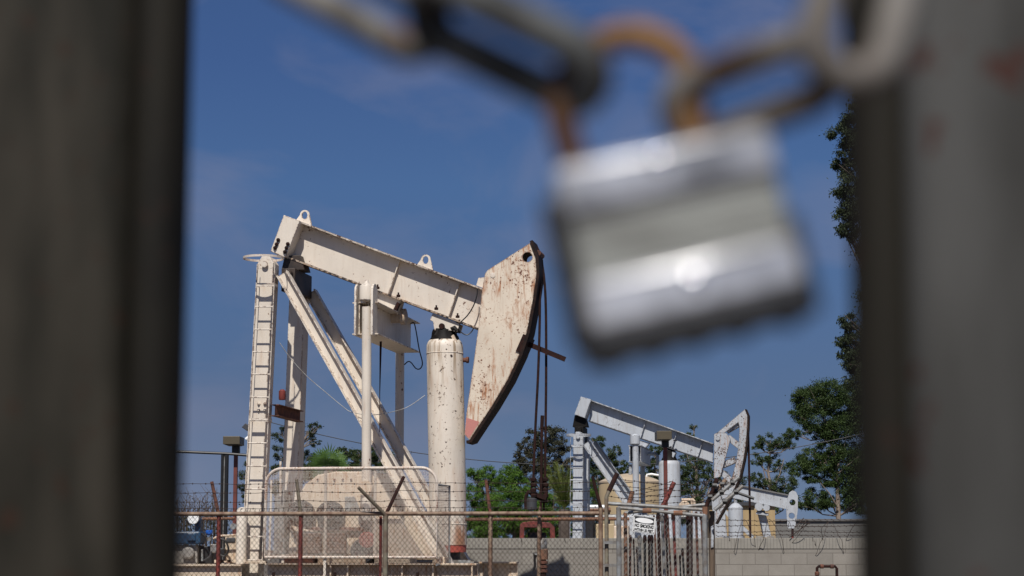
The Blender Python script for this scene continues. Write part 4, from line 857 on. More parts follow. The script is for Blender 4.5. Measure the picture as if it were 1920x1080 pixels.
# ------------------------------------------------------------------ gate with NO SMOKING sign
FG = Frame(1230, 960, 27.3)
def gate():
    F = FG; t = thing('pipe_gate', 'galvanised pipe and chain link gate with rusty angled arms, at right', 'gate', F)
    def tb(pts, r, mm, nm, c=0): return MB().tube([F.pt(x, y, c) for x, y in pts] , r, 10).build(nm, M[mm], t)
    def up(px, y, r, mm, c=0, nm='upright'): p = F.pt(px, y, c); return MB().tube([p, Vector((p.x, c, 0))], r, 12).build(nm, M[mm], t)
    p = F.pt(1136.5, 930, 0); MB().tube([F.pt(1156, 890, .1), F.pt(1141, 922, .03), F.pt(1137, 932, 0), Vector((p.x, 0, 0))], .028, 12).build('gate_post', M['olive'], t)
    MB().tube([F.pt(1157, 888, .1), F.pt(1141.5, 921, .03)], .034, 10).build('arm_sleeve', M['darkrust'], t)
    tb([(1140, 944), (1230, 949.5), (1320, 956)], .027, 'galv', 'top_pipe')
    tb([(1252, 953), (1322, 946)], .023, 'galv', 'rear_pipe', .6)
    MB().tube([F.pt(1322, 968, -.1), F.pt(1322, 950, -.1)], .038, 10).build('elbow', M['orustpipe'], t)
    # leaf
    up(1160, 951, .034, 'galv', -.15, 'leaf_stile'); up(1321, 965, .036, 'galv', -.15, 'leaf_stile')
    tb([(1158, 952), (1215, 957), (1322, 967)], .025, 'galv', 'leaf_rail', -.15)
    for x in (1213, 1271): MB().lathe([(.036, -.06), (.036, .06)], F.pt(x, 957.5 if x < 1250 else 962, -.15), 10, 'x').build('rail_coupling', M['orustpipe'], t)
    up(1172.5, 961, .026, 'orustpipe', .3); tb([(1171, 962), (1217, 957)], .022, 'galv', 'inner_rail', .3)
    a, b = F.pt(1162, 958, -.1), F.pt(1320, 966, -.1)
    chainlink(a.x, b.x, a.z - .05, -.1, 0).build('chain_link_mesh', M['galv'], t, 0, fix=False)
    for (x, y) in ((1321, 975), (1321, 1040), (1138, 1017), (1138, 1060)): 
        q = F.pt(x, y, -.1); MB().box((q.x - .04, -.075, q.z - .02), (q.x + (.16 if x < 1200 else .05), -.045, q.z + .02)).build('hinge', M['galv'], t, 0)
    # stub arms
    for (x0, y0, x1, y1, mm) in ((1178.5, 947, 1186, 921, 'orustpipe'), (1242, 949, 1250, 935, 'rustred'), (1249, 937, 1264, 904, 'rustred')):
        MB().tube([F.pt(x0, y0, .15), F.pt(x1, y1, .15)], .031, 8).build('barbed_wire_arm', M[mm], t)
    # right fan of arms
    for (x0, y0, x1, y1, mm, r, c) in ((1324, 950, 1345, 897, 'darkrust', .028, 0), (1332, 934, 1361, 899, 'tanrust', .030, .1), (1335, 938, 1386, 894, 'galv', .027, -.1), (1340, 956, 1393, 911, 'galv', .028, -.2)):
        MB().tube([F.pt(x0, y0, c), F.pt(x1, y1, c)], r, 10).build('barbed_wire_arm', M[mm], t)
        for k in (.35, .75): q = lerp(F.pt(x0, y0, c), F.pt(x1, y1, c), k); MB().lathe([(r + .012, -.03), (r + .012, .03)], q, 8, 'x').build('wire_tie', M['black'], t)
    w_ = MB()
    for k in range(4):
        f = k / 3; a = (lerp(1154, 1141, f), lerp(897, 930, f)); b = (lerp(1262, 1246, f), lerp(906, 940, f)); c_ = (lerp(1344, 1330, f), lerp(900, 938, f))
        barb(w_, strand(F, a[0], b[0], a[1], b[1] + 3, .08, 1.5, 8)); barb(w_, strand(F, b[0], c_[0], b[1] + 3, c_[1], .08, 1.5, 8))
        barb(w_, strand(F, 1184 - k * 1.5, b[0], 922 + k * 6, b[1] - 4, .15, 1.2, 6))
        barb(w_, strand(F, c_[0], 1352 + 13 * k, c_[1], 900 + 14 * (k % 3), -.05, 1, 3))
    w_.tube([F.pt(1360 + 9 * math.cos(a), 925 + 17 * math.sin(a), -.1) for a in [k * .5 for k in range(11)]], .006, 4)
    w_.build('barbed_wire', M['barb'], t, 0)
gate()
def wood_post():
    F = Frame(1335, 955, 27.6); t = thing('timber_post', 'weathered timber post with pale strip at right end of gate', 'post', F)
    a, b = F.pt(1328, 958, 0), F.pt(1340, 958, 0); mb = MB(); n = 14; pts = []
    c = (a + b) / 2; r = (b.x - a.x) / 2; prof = [(r * (.97 + .05 * math.sin(i * 1.7)), c.z * i / 12) for i in range(13)]; mb.lathe(prof, (c.x, 0, 0), 14); mb.build('timber', M['wood'], t)
    px_prism(MB(), F, [(1333, 988), (1338, 984), (1338, 1026), (1333, 1027)], -r - .02, -r + .02).build('pale_strip', M['pale'], t, 0)
wood_post()
def sign():
    F = Frame(1207, 983, 27.12); t = thing('warning_sign', 'white NO SMOKING WITHIN 50 FEET sign tilted on the gate', 'sign', F)
    c = -.0; P = [F.pt(x, y, c) for x, y in [(1188, 964.5), (1229.5, 968.5), (1227.5, 1002.5), (1185.5, 996.5)]]
    # local plane axes
    o = P[3]; ex = (P[2] - P[3]); ez = (P[0] - P[3]); 
    def W(u, v, d): q = o + ex * u + ez * v; return Vector((q.x, d, q.z))
    def rr(u0, v0, u1, v1, r, d, n=5):
        r2 = r * ex.length / ez.length; out = []
        for (cu, cv, a0) in ((u1 - r, v1 - r2, 0), (u0 + r, v1 - r2, 1), (u0 + r, v0 + r2, 2), (u1 - r, v0 + r2, 3)):
            for k in range(n): a = math.pi / 2 * (a0 + k / (n - 1)); out.append(W(cu + r * math.cos(a), cv + r2 * math.sin(a), d))
        return out
    MB().prism(rr(0, 0, 1, 1, .04, 0), (0, .006, 0)).build('panel', M['white'], t, 0)
    MB().plate(rr(.025, .03, .975, .97, .03, -.0025), [rr(.037, .045, .963, .955, .03, -.0025)], (0, .0015, 0)).build('border_line', M['ink'], t, 0)
    ov = [W(.5 + .41 * math.cos(a), .735 + .155 * math.sin(a), -.0025) for a in [2 * math.pi * k / 32 for k in range(32)]]
    MB().plate(rr(.07, .55, .93, .93, .01, -.0025), [ov], (0, .0015, 0)).build('header_panel', M['ink'], t, 0)
    for txt, v, h, uw in (('NO SMOKING', .295, .215, .86), ('WITHIN 50 FEET', .07, .175, .86)):
        cu = bpy.data.curves.new('lettering', 'FONT'); cu.body = txt; cu.size = 1; cu.align_x = 'LEFT'; cu.shear = .12; cu.offset = .05
        tmp = bpy.data.objects.new('tmp_text', cu); COL.objects.link(tmp); dg = bpy.context.evaluated_depsgraph_get(); me = bpy.data.meshes.new_from_object(tmp.evaluated_get(dg))
        bpy.data.objects.remove(tmp); me.name = 'lettering'
        xs = [v_.co.x for v_ in me.vertices]; ys = [v_.co.y for v_ in me.vertices]; x0, x1, y0, y1 = min(xs), max(xs), min(ys), max(ys)
        for v_ in me.vertices: v_.co = W(.07 + (v_.co.x - x0) / (x1 - x0) * uw, v + (v_.co.y - y0) / (y1 - y0) * h, -.0022)
        me.materials.clear(); me.materials.append(M['ink']); ob = bpy.data.objects.new('lettering', me); COL.objects.link(ob); ob.parent = t
    for u, v in ((.5, .965), (.06, .9), (.06, .1), (.95, .1)): MB().lathe([(.006, 0), (.006, -.006)], W(u, v, 0), 8, 'y').build('bolt', M['galv'], t)
sign()
def rods():
    # (px at top, y top, half width px, colour, depth)
    D = [(1188, 1010, 1.3, 'black'), (1194, 1025, 1.4, 'darkrust'), (1199, 1004, 3.2, 'galv'), (1209, 1003, 2.6, 'black'), (1217, 1003, 2.2, 'darkrust'), (1222, 1003, 2.4, 'black'),
         (1182, 1003, 2.2, 'rust'), (1234, 962, 3.2, 'darkrust'), (1241, 964, 3.0, 'galv'), (1248, 961, 2.2, 'darkrust'), (1252, 968, 1.7, 'rust'), (1262, 961, 2.8, 'rustred'),
         (1275, 1040, 1.6, 'black'), (1279.5, 1028, 2.0, 'black'), (1290, 966, 3.3, 'darkrust'), (1296, 966, 2.5, 'darkrust'), (1305, 959, 2.4, 'rust'), (1314, 960, 2.0, 'rust'), (1226, 966, 1.8, 'rust')]
    lab = {1188: 'thin black rod end showing just below the sign, leftmost under it', 1194: 'short dark rusty rod below the left half of the sign', 1199: 'thick grey steel rod rising below the sign', 1209: 'black rod standing below the middle of the sign',
           1217: 'dark brown rod below the sign, right of its middle', 1222: 'black rod just left of the lower right corner of the sign', 1182: 'reddish rusty rod behind the left edge of the sign', 1234: 'thick dark rust rod standing just right of the sign',
           1241: 'tall grey steel rod right of the sign', 1248: 'dark rusty rod next to the tall grey rod, on its right', 1252: 'slim red rusty rod left of the bright red one', 1262: 'bright red rusty rod in the middle of the gate leaf',
           1275: 'shortest black rod, right of the middle of the gate', 1279.5: 'short black rod beside the shortest one', 1290: 'thickest maroon rusty rod in the right half of the gate', 1296: 'maroon rod tight against the right side of the thickest rod',
           1305: 'brown rusty rod second from the right gate stile', 1314: 'slim brown rod nearest the right gate stile', 1226: 'slim brown rod directly behind the right edge of the sign'}
    for i, (px, y, w_, mm) in enumerate(D):
        c = .5 + .15 * (i % 4); F = Frame(px, y, 27.3 + c); p = F.pt(px, y, 0); r = w_ / 137
        lean = random.uniform(-.05, .09); b = Vector((p.x + lean, random.uniform(-.05, .05), 0))
        t = thing('steel_rod', lab[px], 'rod', F, group='old steel rods stood upright behind the gate')
        MB().tube([p, lerp(p, b, .5) + Vector((.005, 0, 0)), b], r, 8).build('rod', M[mm], t)
        MB().lathe([(r * 1.35, 0), (r * 1.35, .09)], p - Vector((0, 0, .11)), 8).build('coupling', M['darkrust' if mm != 'galv' else 'galv'], t)
rods()

# ------------------------------------------------------------------ power line
def power_line():
    Y = 105; F = Frame(960, 868, Y); t = thing('power_line', 'thin dark overhead wire between two timber poles behind the trees', 'power line', F)
    X = np.array([755., 960., 1408.]); Yy = np.array([845., 868., 852.]); co = np.polyfit(X, Yy, 2)
    pts = [F.pt(x, float(np.polyval(co, x)), 0) for x in np.linspace(487, 1790, 44)]
    MB().tube(pts, .022, 5).build('wire', M['black'], t)
    for p in (pts[0], pts[-1]):
        MB().tube([Vector((p.x, .15, p.z + .4)), Vector((p.x, .15, 0))], .14, 8).build('pole', M['wood'], t); MB().lathe([(.05, -.12), (.08, -.04), (.05, 0)], p, 8).build('insulator', M['white'], t)
    for x in (763, 772):
        q = F.pt(x, 846, 0); MB().tube([q, q + Vector((-.03 if x < 770 else -.12, 0, -.38))], .012, 4).build('hanger', M['black'], t)
power_line()

# ------------------------------------------------------------------ trees
def mesh_np(name, V, Fq, mat, parent):
    me = bpy.data.meshes.new(name); nv, nf, k = len(V), len(Fq), Fq.shape[1]
    me.vertices.add(nv); me.vertices.foreach_set('co', V.astype(np.float32).ravel()); me.loops.add(nf * k); me.polygons.add(nf)
    me.loops.foreach_set('vertex_index', Fq.astype(np.int32).ravel()); me.polygons.foreach_set('loop_start', np.arange(0, nf * k, k, dtype=np.int32))
    me.materials.append(mat); me.update(calc_edges=True); me.validate(); o = bpy.data.objects.new(name, me); COL.objects.link(o); o.parent = parent; return o
def leaves(cent, size, aspect, droop=0.0, up=0.25):
    n = len(cent); d = RNG.normal(size=(n, 3)); d[:, 2] -= droop; d /= np.linalg.norm(d, axis=1)[:, None]
    a = RNG.normal(size=(n, 3)); a[:, 2] += up * 2; s = np.cross(d, a); s /= np.linalg.norm(s, axis=1)[:, None] + 1e-9
    L_ = (size * RNG.uniform(.6, 1.4, n))[:, None]; w_ = L_ * aspect
    bend = np.cross(d, s) * L_ * .12
    V = np.stack([cent, cent + d * L_ * .45 + s * w_ * .5 + bend, cent + d * L_, cent + d * L_ * .45 - s * w_ * .5 + bend], 1).reshape(-1, 3)
    return V, np.arange(n * 4).reshape(-1, 4)
def tree(name, label, Y, blobs, trunk, mat, leafpx=4.2, dens=1.0, aspect=.42, droop=.3, bark='bark', group=None, limbs=(), clump=.34, cat='tree', hollow=.55):
    F = Frame(trunk[0][0], trunk[0][1], Y); t = thing(name, label, cat, F, group=group); pm = Y / FPX
    cs = []
    for b in blobs:
        x, y, r = b[:3]; ry = b[3] if len(b) > 3 else r * .8; c = F.pt(x, y, RNG.uniform(-.3, .3) * r * pm); R3 = np.array([r, r * .9, ry]) * pm
        area = math.pi * r * ry; nleaf = int(area / (leafpx ** 2 * aspect) * 5.2 * dens); nc = max(14, int(area / (leafpx ** 2) / 5))
        u = RNG.normal(size=(nc, 3)); u /= np.linalg.norm(u, axis=1)[:, None]; rad = hollow + (1.02 - hollow) * RNG.uniform(0, 1, nc) ** .6
        cc = np.array(c) + u * rad[:, None] * R3; k = RNG.integers(0, nc, nleaf); sg = clump * r * pm * RNG.uniform(.45, 1.1, nc)
        cs.append(cc[k] + RNG.normal(size=(nleaf, 3)) * sg[k][:, None] * np.array([.62, .62, .42]))
    V, Q = leaves(np.concatenate(cs), leafpx * pm, aspect, droop); mesh_np('crown', V, Q, M[mat], t)
    P0 = [F.pt(x, y, 0) for x, y in trunk]; P0.insert(0, Vector((P0[0].x, 0, 0))); n = len(P0)
    r0 = limbs_r = max(.12, (trunk_w.get(name, 6)) * pm / 2)
    tr = MB().tube(P0, [r0 * (1 - .75 * i / (n - 1)) for i in range(n)], 9)
    for i, b in enumerate(blobs):                                        # limbs to the blobs
        c = F.pt(b[0], b[1], RNG.uniform(-.5, .5) * b[2] * pm); k = min(range(1, n), key=lambda j: (P0[j] - c).length + (5 if P0[j].z > c.z else 0)); s = P0[k]
        m_ = lerp(s, c, .5) + Vector((RNG.uniform(-.1, .1), RNG.uniform(-.1, .1), -.12)) * (c - s).length
        tr.tube([s, m_, c], [r0 * .34, r0 * .2, r0 * .07], 6)
        for q in range(3):
            e = c + Vector((RNG.uniform(-1, 1), RNG.uniform(-1, 1), RNG.uniform(-.4, 1))) * b[2] * pm * .75; tr.tube([m_, lerp(m_, e, .5) + Vector((0, 0, .1)), e], [r0 * .14, r0 * .09, r0 * .04], 5)
    for L_ in limbs:
        tr.tube([F.pt(x, y, -b_) for x, y, b_ in L_], [r0 * .32 * (1 - .7 * i / (len(L_) - 1)) for i in range(len(L_))], 7)
    tr.build('trunk', M[bark], t, 60, fix=False); return t
trunk_w = {'eucalyptus_tree': 11, 'pepper_tree': 7, 'tall_eucalyptus': 34}
tree('eucalyptus_tree', 'big dark green eucalyptus with pale forked trunk, at right by the gate post', 115,
     [(1556, 738, 34), (1525, 752, 36), (1499, 742, 17), (1590, 752, 40), (1500, 778, 20), (1540, 790, 34), (1578, 800, 34), (1512, 806, 15), (1484, 814, 15), (1560, 838, 26), (1519, 862, 26), (1545, 868, 28), (1496, 872, 24), (1590, 860, 32),
      (1520, 898, 18), (1530, 936, 26), (1508, 945, 16), (1600, 905, 36), (1560, 945, 18), (1630, 780, 50), (1640, 860, 55), (1600, 945, 30), (1625, 920, 40), (1545, 815, 22), (1560, 900, 20)],
     [(1572, 968), (1570, 905), (1568, 865), (1555, 820), (1540, 770)], 'euc_big', 3.3, 2.3, hollow=.42, limbs=[[(1571, 875, .3), (1580, 850, .4), (1589, 808, .4)], [(1572, 888, .3), (1590, 872, .6), (1610, 856, .7)], [(1571, 952, .3), (1555, 925, .7), (1538, 905, .9)]], clump=.3)
tree('eucalyptus_tree', 'smaller airy eucalyptus left of the big dark green one', 125,
     [(1437, 828, 17), (1422, 838, 11), (1452, 838, 14), (1420, 862, 14), (1445, 862, 17), (1470, 828, 15), (1480, 838, 11), (1418, 898, 16), (1440, 908, 17), (1462, 878, 12), (1475, 905, 22), (1450, 925, 18), (1415, 925, 14), (1480, 935, 20), (1440, 945, 22)],
     [(1446, 968), (1448, 925), (1440, 885), (1444, 850)], 'euc', 3.4, 1.5, limbs=[[(1448, 920, 0), (1462, 890, .4), (1470, 860, .3)], [(1446, 930, 0), (1434, 890, .3), (1428, 866, .3)]], clump=.3)
tree('tall_eucalyptus', 'very tall dark eucalyptus rising behind right gate post', 62,
     [(1592, 250, 34), (1580, 305, 26), (1590, 350, 30), (1604, 215, 26), (1585, 395, 22), (1592, 425, 24), (1600, 445, 12), (1630, 280, 50), (1635, 380, 50), (1660, 180, 60), (1700, 300, 80), (1662, 480, 50), (1668, 560, 52), (1700, 450, 80), (1592, 605, 20), (1586, 640, 22), (1590, 670, 24), (1605, 690, 26), (1635, 640, 50), (1640, 720, 50), (1700, 650, 80), (1690, 120, 60)],
     [(1700, 1000), (1702, 700), (1695, 400), (1690, 200)], 'euc_dark', 6.0, 2.6, aspect=.32, droop=1.0, bark='barkdark', clump=.34, hollow=.3)
tree('eucalyptus_tree', 'brownish eucalyptus behind the hanging cables of the cream pumpjack', 110,
     [(1000, 822, 20), (1025, 815, 20), (1048, 812, 16), (978, 842, 17), (1010, 845, 24), (1042, 842, 22), (990, 865, 20), (1022, 872, 22), (1052, 870, 18), (1062, 835, 12), (975, 880, 18), (1058, 895, 20), (1070, 870, 14), (1000, 890, 22), (1035, 900, 24), (972, 860, 10)],
     [(1012, 1000), (1014, 920), (1018, 870), (1015, 840)], 'euc_red', 3.2, 1.5, clump=.3)
tree('eucalyptus_tree', 'dark eucalyptus behind the diagonal brace of the pale pumpjack', 105,
     [(1118, 830, 16), (1112, 850, 18), (1130, 862, 16), (1152, 845, 14), (1160, 862, 13), (1150, 880, 20), (1100, 880, 20), (1172, 880, 14), (1180, 905, 16), (1120, 890, 22), (1140, 905, 22), (1105, 915, 18), (1165, 900, 14), (1165, 925, 20), (1125, 935, 24), (1150, 940, 22)],
     [(1130, 1000), (1132, 930), (1130, 880)], 'euc', 3.3, 1.7, clump=.3)
tree('eucalyptus_tree', 'thin eucalyptus with a lone top tuft behind the pale pumpjack beam', 108,
     [(1299, 799, 8, 5), (1292, 818, 9, 6), (1284, 832, 7), (1302, 880, 20), (1322, 872, 15), (1290, 900, 20), (1318, 905, 20), (1335, 890, 14), (1275, 885, 18), (1345, 905, 14), (1310, 860, 14), (1298, 930, 22), (1325, 935, 20), (1342, 940, 14), (1285, 860, 12), (1325, 960, 20), (1295, 960, 20)],
     [(1310, 1000), (1309, 940), (1305, 880), (1300, 820)], 'euc', 3.2, 1.3, clump=.3)
tree('eucalyptus_tree', 'bushy eucalyptus between the pale yoke and grey cylinder', 109,
     [(1228, 845, 13), (1240, 835, 10), (1215, 868, 14), (1232, 875, 18), (1220, 895, 20), (1242, 900, 16), (1205, 900, 16)], [(1225, 1000), (1225, 910), (1228, 870)], 'euc', 3.2, 1.6, clump=.3)
tree('eucalyptus_tree', 'dark ragged eucalyptus seen between the cream rear posts', 100,
     [(588, 800, 10), (578, 815, 12), (590, 830, 10), (562, 800, 10), (528, 815, 18), (525, 850, 18), (530, 880, 20), (555, 860, 18), (580, 855, 15), (575, 885, 18), (545, 900, 20), (528, 915, 20), (600, 800, 4)], [(545, 1020), (546, 900), (550, 840)], 'euc_dark', 3.3, 1.5, clump=.32)
tree('eucalyptus_tree', 'dark narrow eucalyptus left of the cream ladder', 102,
     [(466, 868, 9), (460, 890, 12), (458, 912, 12), (464, 935, 12), (470, 900, 12), (470, 850, 8), (476, 925, 14)], [(470, 1020), (470, 920), (468, 880)], 'euc_dark', 3.2, 1.5, clump=.32)
tree('eucalyptus_tree', 'low dark trees behind the near pitman arm, right of the palm', 98,
     [(600, 870, 22), (575, 885, 20), (625, 868, 18), (655, 865, 20), (645, 848, 14), (685, 850, 14), (700, 852, 16), (645, 895, 22), (610, 900, 24), (672, 850, 12), (672, 875, 18), (698, 870, 18), (712, 862, 14), (728, 850, 11), (730, 875, 14), (640, 885, 20), (715, 890, 16), (745, 895, 10)], [(680, 1020), (681, 900), (684, 870)], 'euc', 3.2, 1.7, clump=.32)
tree('eucalyptus_tree', 'low dark bushy tree behind the tan storage tank', 112, [(1180, 905, 20), (1185, 935, 24), (1150, 960, 26), (1200, 960, 30), (1240, 950, 30), (1270, 930, 22), (1280, 960, 26), (1110, 960, 24), (1262, 905, 14), (1120, 985, 24), (1180, 985, 30)], [(1200, 1010), (1201, 970), (1204, 930)], 'euc_dark', 3.4, 1.5, clump=.34)
tree('eucalyptus_tree', 'dark bushy tree low behind the ochre shed and small pumpjack', 118, [(1350, 935, 20), (1370, 915, 16), (1388, 900, 14), (1395, 930, 20), (1340, 960, 22), (1380, 955, 22), (1410, 950, 18), (1360, 890, 8)], [(1375, 1010), (1376, 960), (1378, 930)], 'euc_dark', 3.3, 1.3, clump=.34)
peppers = [('bright green pepper tree just right of the cream air cylinder', [(893, 900, 22), (882, 885, 10), (915, 885, 14), (885, 930, 22), (905, 940, 24), (925, 898, 16), (930, 925, 22), (900, 965, 30), (930, 970, 30), (915, 990, 28), (890, 1000, 20), (935, 1002, 20), (880, 975, 18)], (908, 1005), 74),
           ('bright green pepper tree left of the dark hanging cables', [(955, 885, 18), (940, 900, 14), (968, 893, 18), (962, 915, 24), (985, 910, 16), (950, 945, 28), (980, 945, 26), (965, 975, 30), (990, 985, 26), (960, 1000, 20), (1000, 1002, 18), (975, 960, 22)], (965, 1005), 72),
           ('bright green pepper tree right of the dark hanging cables', [(1020, 935, 20), (1040, 950, 22), (1010, 960, 24), (1030, 980, 28), (1056, 968, 20), (1060, 990, 22), (1078, 975, 16), (1005, 985, 20), (1040, 1002, 18), (1065, 1004, 16), (1020, 1000, 18), (1115, 925, 12), (1110, 905, 9)], (1035, 1005), 76)]
for lab, bl, tb_, Y in peppers:
    tree('pepper_tree', lab, Y, bl, [tb_, (tb_[0] + 2, 960), (tb_[0] + 3, 930)], 'pepper', 4.2, 1.6, aspect=.26, droop=.7, bark='barkdark', group='bright green pepper trees behind the wall', clump=.34)

def fan_palm():
    Y = 68; F = Frame(618, 890, Y); t = thing('fan_palm', 'green fan palm with dead brown skirt behind the cream pumpjack', 'palm tree', F); pm = Y / FPX
    c = F.pt(620, 892, 0); MB().tube([Vector((c.x, 0, 0)), c], [.2, .17], 10).build('trunk', M['barkdark'], t)
    lv = MB()
    def fan(tip, rpx, tilt):
        T_ = F.pt(*tip, tilt); d = (T_ - c); L_ = d.length; dn = d.normalized(); h = c + d * (1 - min(.7, rpx * pm / L_)); side = dn.cross(Vector((0.2, 1, .1))).normalized(); nrm = dn.cross(side)
        lv.tube([c, lerp(c, h, .5) + Vector((0, 0, .03)), h], .012, 4)
        for k in range(15):
            a = (k / 14 - .5) * 3.3; dd = (dn * math.cos(a) + side * math.sin(a)) ; l = rpx * pm * (1.0 - .25 * abs(a) / 1.7) * random.uniform(.9, 1.08)
            w_ = side * math.cos(a) - dn * math.sin(a); mid = h + dd * l * .6; tipp = h + dd * l + Vector((0, 0, -.1 * l)) + nrm * random.uniform(-.05, .05)
            lv.add([h, mid + w_ * .022 + nrm * .01, tipp, mid - w_ * .022 + nrm * .01], [(0, 1, 2, 3)])
    for tip, r, c_ in (((615, 826), 34, -.2), ((588, 838), 28, .1), ((577, 862), 26, -.3), ((640, 838), 26, .4), ((655, 856), 26, 0), ((660, 878), 24, -.4), ((580, 885), 26, -.4), ((600, 852), 24, -.5), ((634, 858), 24, -.6), ((606, 838), 26, .6), ((650, 896), 24, -.5), ((585, 905), 22, -.2)): fan(tip, r, c_)
    lv.build('fronds', M['palm'], t, 0, fix=False)
    dd = MB()
    for k in range(90):
        a = random.uniform(0, 6.28); p = c + Vector((.18 * math.cos(a), .18 * math.sin(a), random.uniform(-.1, .35))); e = p + Vector((.28 * math.cos(a) * random.random(), .25 * math.sin(a), -random.uniform(.2, .6)))
        dd.add([p, p + Vector((.03, 0, -.02)), e + Vector((.012, 0, 0)), e], [(0, 1, 2, 3)])
    dd.build('dead_skirt', M['deadfrond'], t, 0, fix=False)
fan_palm()
def blade_palm(px, py, Y, tips, label):
    F = Frame(px, py, Y); t = thing('feather_palm', label, 'palm tree', F); c = F.pt(px, py, 0); MB().tube([Vector((c.x, 0, 0)), c], [.25, .2], 10).build('trunk', M['barkdark'], t); lv = MB()
    for tx, ty in tips:
        for dc in (-.4, .3):
            e = F.pt(tx + random.uniform(-3, 3), ty + random.uniform(-3, 3), dc * 2); mid = lerp(c, e, .55) + Vector((0, 0, .25)); pts = []
            for k in range(15): u = k / 14; pts.append((c * (1 - u) ** 2 + mid * 2 * u * (1 - u) + e * u * u))
            lv.tube(pts, [.03 * (1 - k / 16) for k in range(15)], 4)
            for k in range(2, 15):
                d = (pts[k] - pts[k - 1]).normalized()
                for s in (-1, 1):
                    sd_ = d.cross(Vector((0, 1, .2))).normalized() * s
                    for dk in (0, .5):
                        b = lerp(pts[k - 1], pts[k], dk); tp = b + (d * .8 + sd_ * .55).normalized() * .42 * (1.1 - k / 20) + Vector((0, random.uniform(-.1, .1), -.05)); w_ = d * .018
                        lv.add([b - w_, b + w_, tp], [(0, 1, 2)])
    lv.build('fronds', M['yucca'], t, 0, fix=False)
blade_palm(1058, 955, 70, [(1026, 872), (1040, 868), (1052, 872), (1066, 880), (1078, 890), (1035, 892), (1020, 890), (1090, 912), (1064, 905)], 'feather palm with upright yellow green fronds left of the pale ladder')
def twigs():
    F = Frame(375, 960, 60); t = thing('bare_shrub', 'bare grey twiggy shrub beside the left gate post', 'shrub', F); mb = MB(); pm = 60 / FPX
    for i in range(34):
        b = F.pt(330 + i * 2.6, 985, random.uniform(-.4, .4)); b.z = 0; top = F.pt(330 + i * 2.7 + random.uniform(-10, 10), random.uniform(922, 955), b.y); m_ = lerp(b, top, .7) + Vector((random.uniform(-.15, .15), 0, 0)); mb.tube([b, m_, top], [.03, .016, .006], 4)
        for k in range(7): s = lerp(m_, top, random.random()); mb.tube([s, s + Vector((random.uniform(-.3, .3), random.uniform(-.2, .2), random.uniform(.1, .4)))], [.009, .004], 3)
    mb.build('twigs', M['barkdark'], t, 0, fix=False)
    n = 900; cc = np.array([F.pt(370, 985, 0)]) + RNG.normal(size=(n, 3)) * np.array([.8, .3, .28]); V, Q = leaves(cc, .09, .4); mesh_np('leaves', V, Q, M['euc_dark'], t)
twigs()

# ------------------------------------------------------------------ the near gate posts, chain and padlock
def near_mat(name, c1, c2, rustamt, rustc=(0.16, 0.03, 0.015), s=22, ks=95, kt=.63):
    m, t, p = mat_base(name); v = t.nodes.new('ShaderNodeTexCoord').outputs['Object']
    n = noise(t, v, s, 5, .55, .2, (1, 1, .22)); col = mixc(t, ramp(t, n, .38, .64), c1, c2)
    k = noise(t, v, ks, 2, .5, 0, (1, 1, .8), (3.1, 2.2, .4)); col = mixc(t, mathn(t, 'MULTIPLY', ramp(t, k, kt, kt + .05), rustamt), col, rustc)
    t.links.new(col, p.inputs['Base Color']); p.inputs['Roughness'].default_value = .7; p.inputs['Specular IOR Level'].default_value = .2; bumpn(t, p, noise(t, v, 300, 4), .2, .001); return m
M['post_dark'] = near_mat('shade_toned_weathered_steel', (0.034, 0.029, 0.021), (0.009, 0.008, 0.0045), .8, (0.026, 0.012, 0.006), 30)  # weathered brown steel, its colour lowered to carry the shade on the post
M['post_edge'] = near_mat('shade_toned_dirty_olive_pipe', (0.013, 0.011, 0.007), (0.003, 0.0025, 0.0017), .4, (0.03, 0.01, 0.006))  # dirty olive taken near black: the pipe's shade is in the colour
M['post_grey'] = near_mat('shade_toned_grey_weathered_steel', (0.070, 0.069, 0.065), (0.030, 0.029, 0.026), .9, (0.045, 0.015, 0.010), 22, 62, .635)  # grey with rust spots, darkened in the colour to stand for shade
M['chain'] = near_mat('worn_chain_steel', (0.30, 0.285, 0.26), (0.03, 0.026, 0.022), .9, (0.12, 0.05, 0.02), 60)
M['chain_dark'] = near_mat('dark_chain_steel', (0.085, 0.087, 0.085), (0.007, 0.007, 0.006), .6, (0.06, 0.03, 0.015), 60)
M['chain_rusty'] = near_mat('chain_steel_with_rust', (0.22, 0.205, 0.185), (0.035, 0.018, 0.010), .9, (0.10, 0.035, 0.015), 45)
M['shackle'] = near_mat('rusty_shackle', (0.27, 0.145, 0.05), (0.06, 0.026, 0.012), .5, (0.06, 0.02, 0.010), 90)
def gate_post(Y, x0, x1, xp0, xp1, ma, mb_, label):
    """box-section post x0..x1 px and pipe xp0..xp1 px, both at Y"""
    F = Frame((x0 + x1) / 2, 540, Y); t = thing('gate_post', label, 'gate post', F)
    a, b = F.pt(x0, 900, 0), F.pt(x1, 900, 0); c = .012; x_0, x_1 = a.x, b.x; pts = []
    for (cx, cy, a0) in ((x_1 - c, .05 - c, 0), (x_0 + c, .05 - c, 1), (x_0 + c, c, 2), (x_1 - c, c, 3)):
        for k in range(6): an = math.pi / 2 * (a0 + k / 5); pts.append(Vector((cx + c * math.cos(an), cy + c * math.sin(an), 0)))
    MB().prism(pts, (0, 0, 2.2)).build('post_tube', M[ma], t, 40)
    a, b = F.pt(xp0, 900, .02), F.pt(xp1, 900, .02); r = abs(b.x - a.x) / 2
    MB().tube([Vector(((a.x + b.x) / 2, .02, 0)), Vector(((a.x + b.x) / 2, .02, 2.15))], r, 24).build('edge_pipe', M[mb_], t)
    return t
gate_post(.88, -260, 232, 222, 343, 'post_dark', 'post_edge', 'dark brown blurred steel gate post filling the left edge')
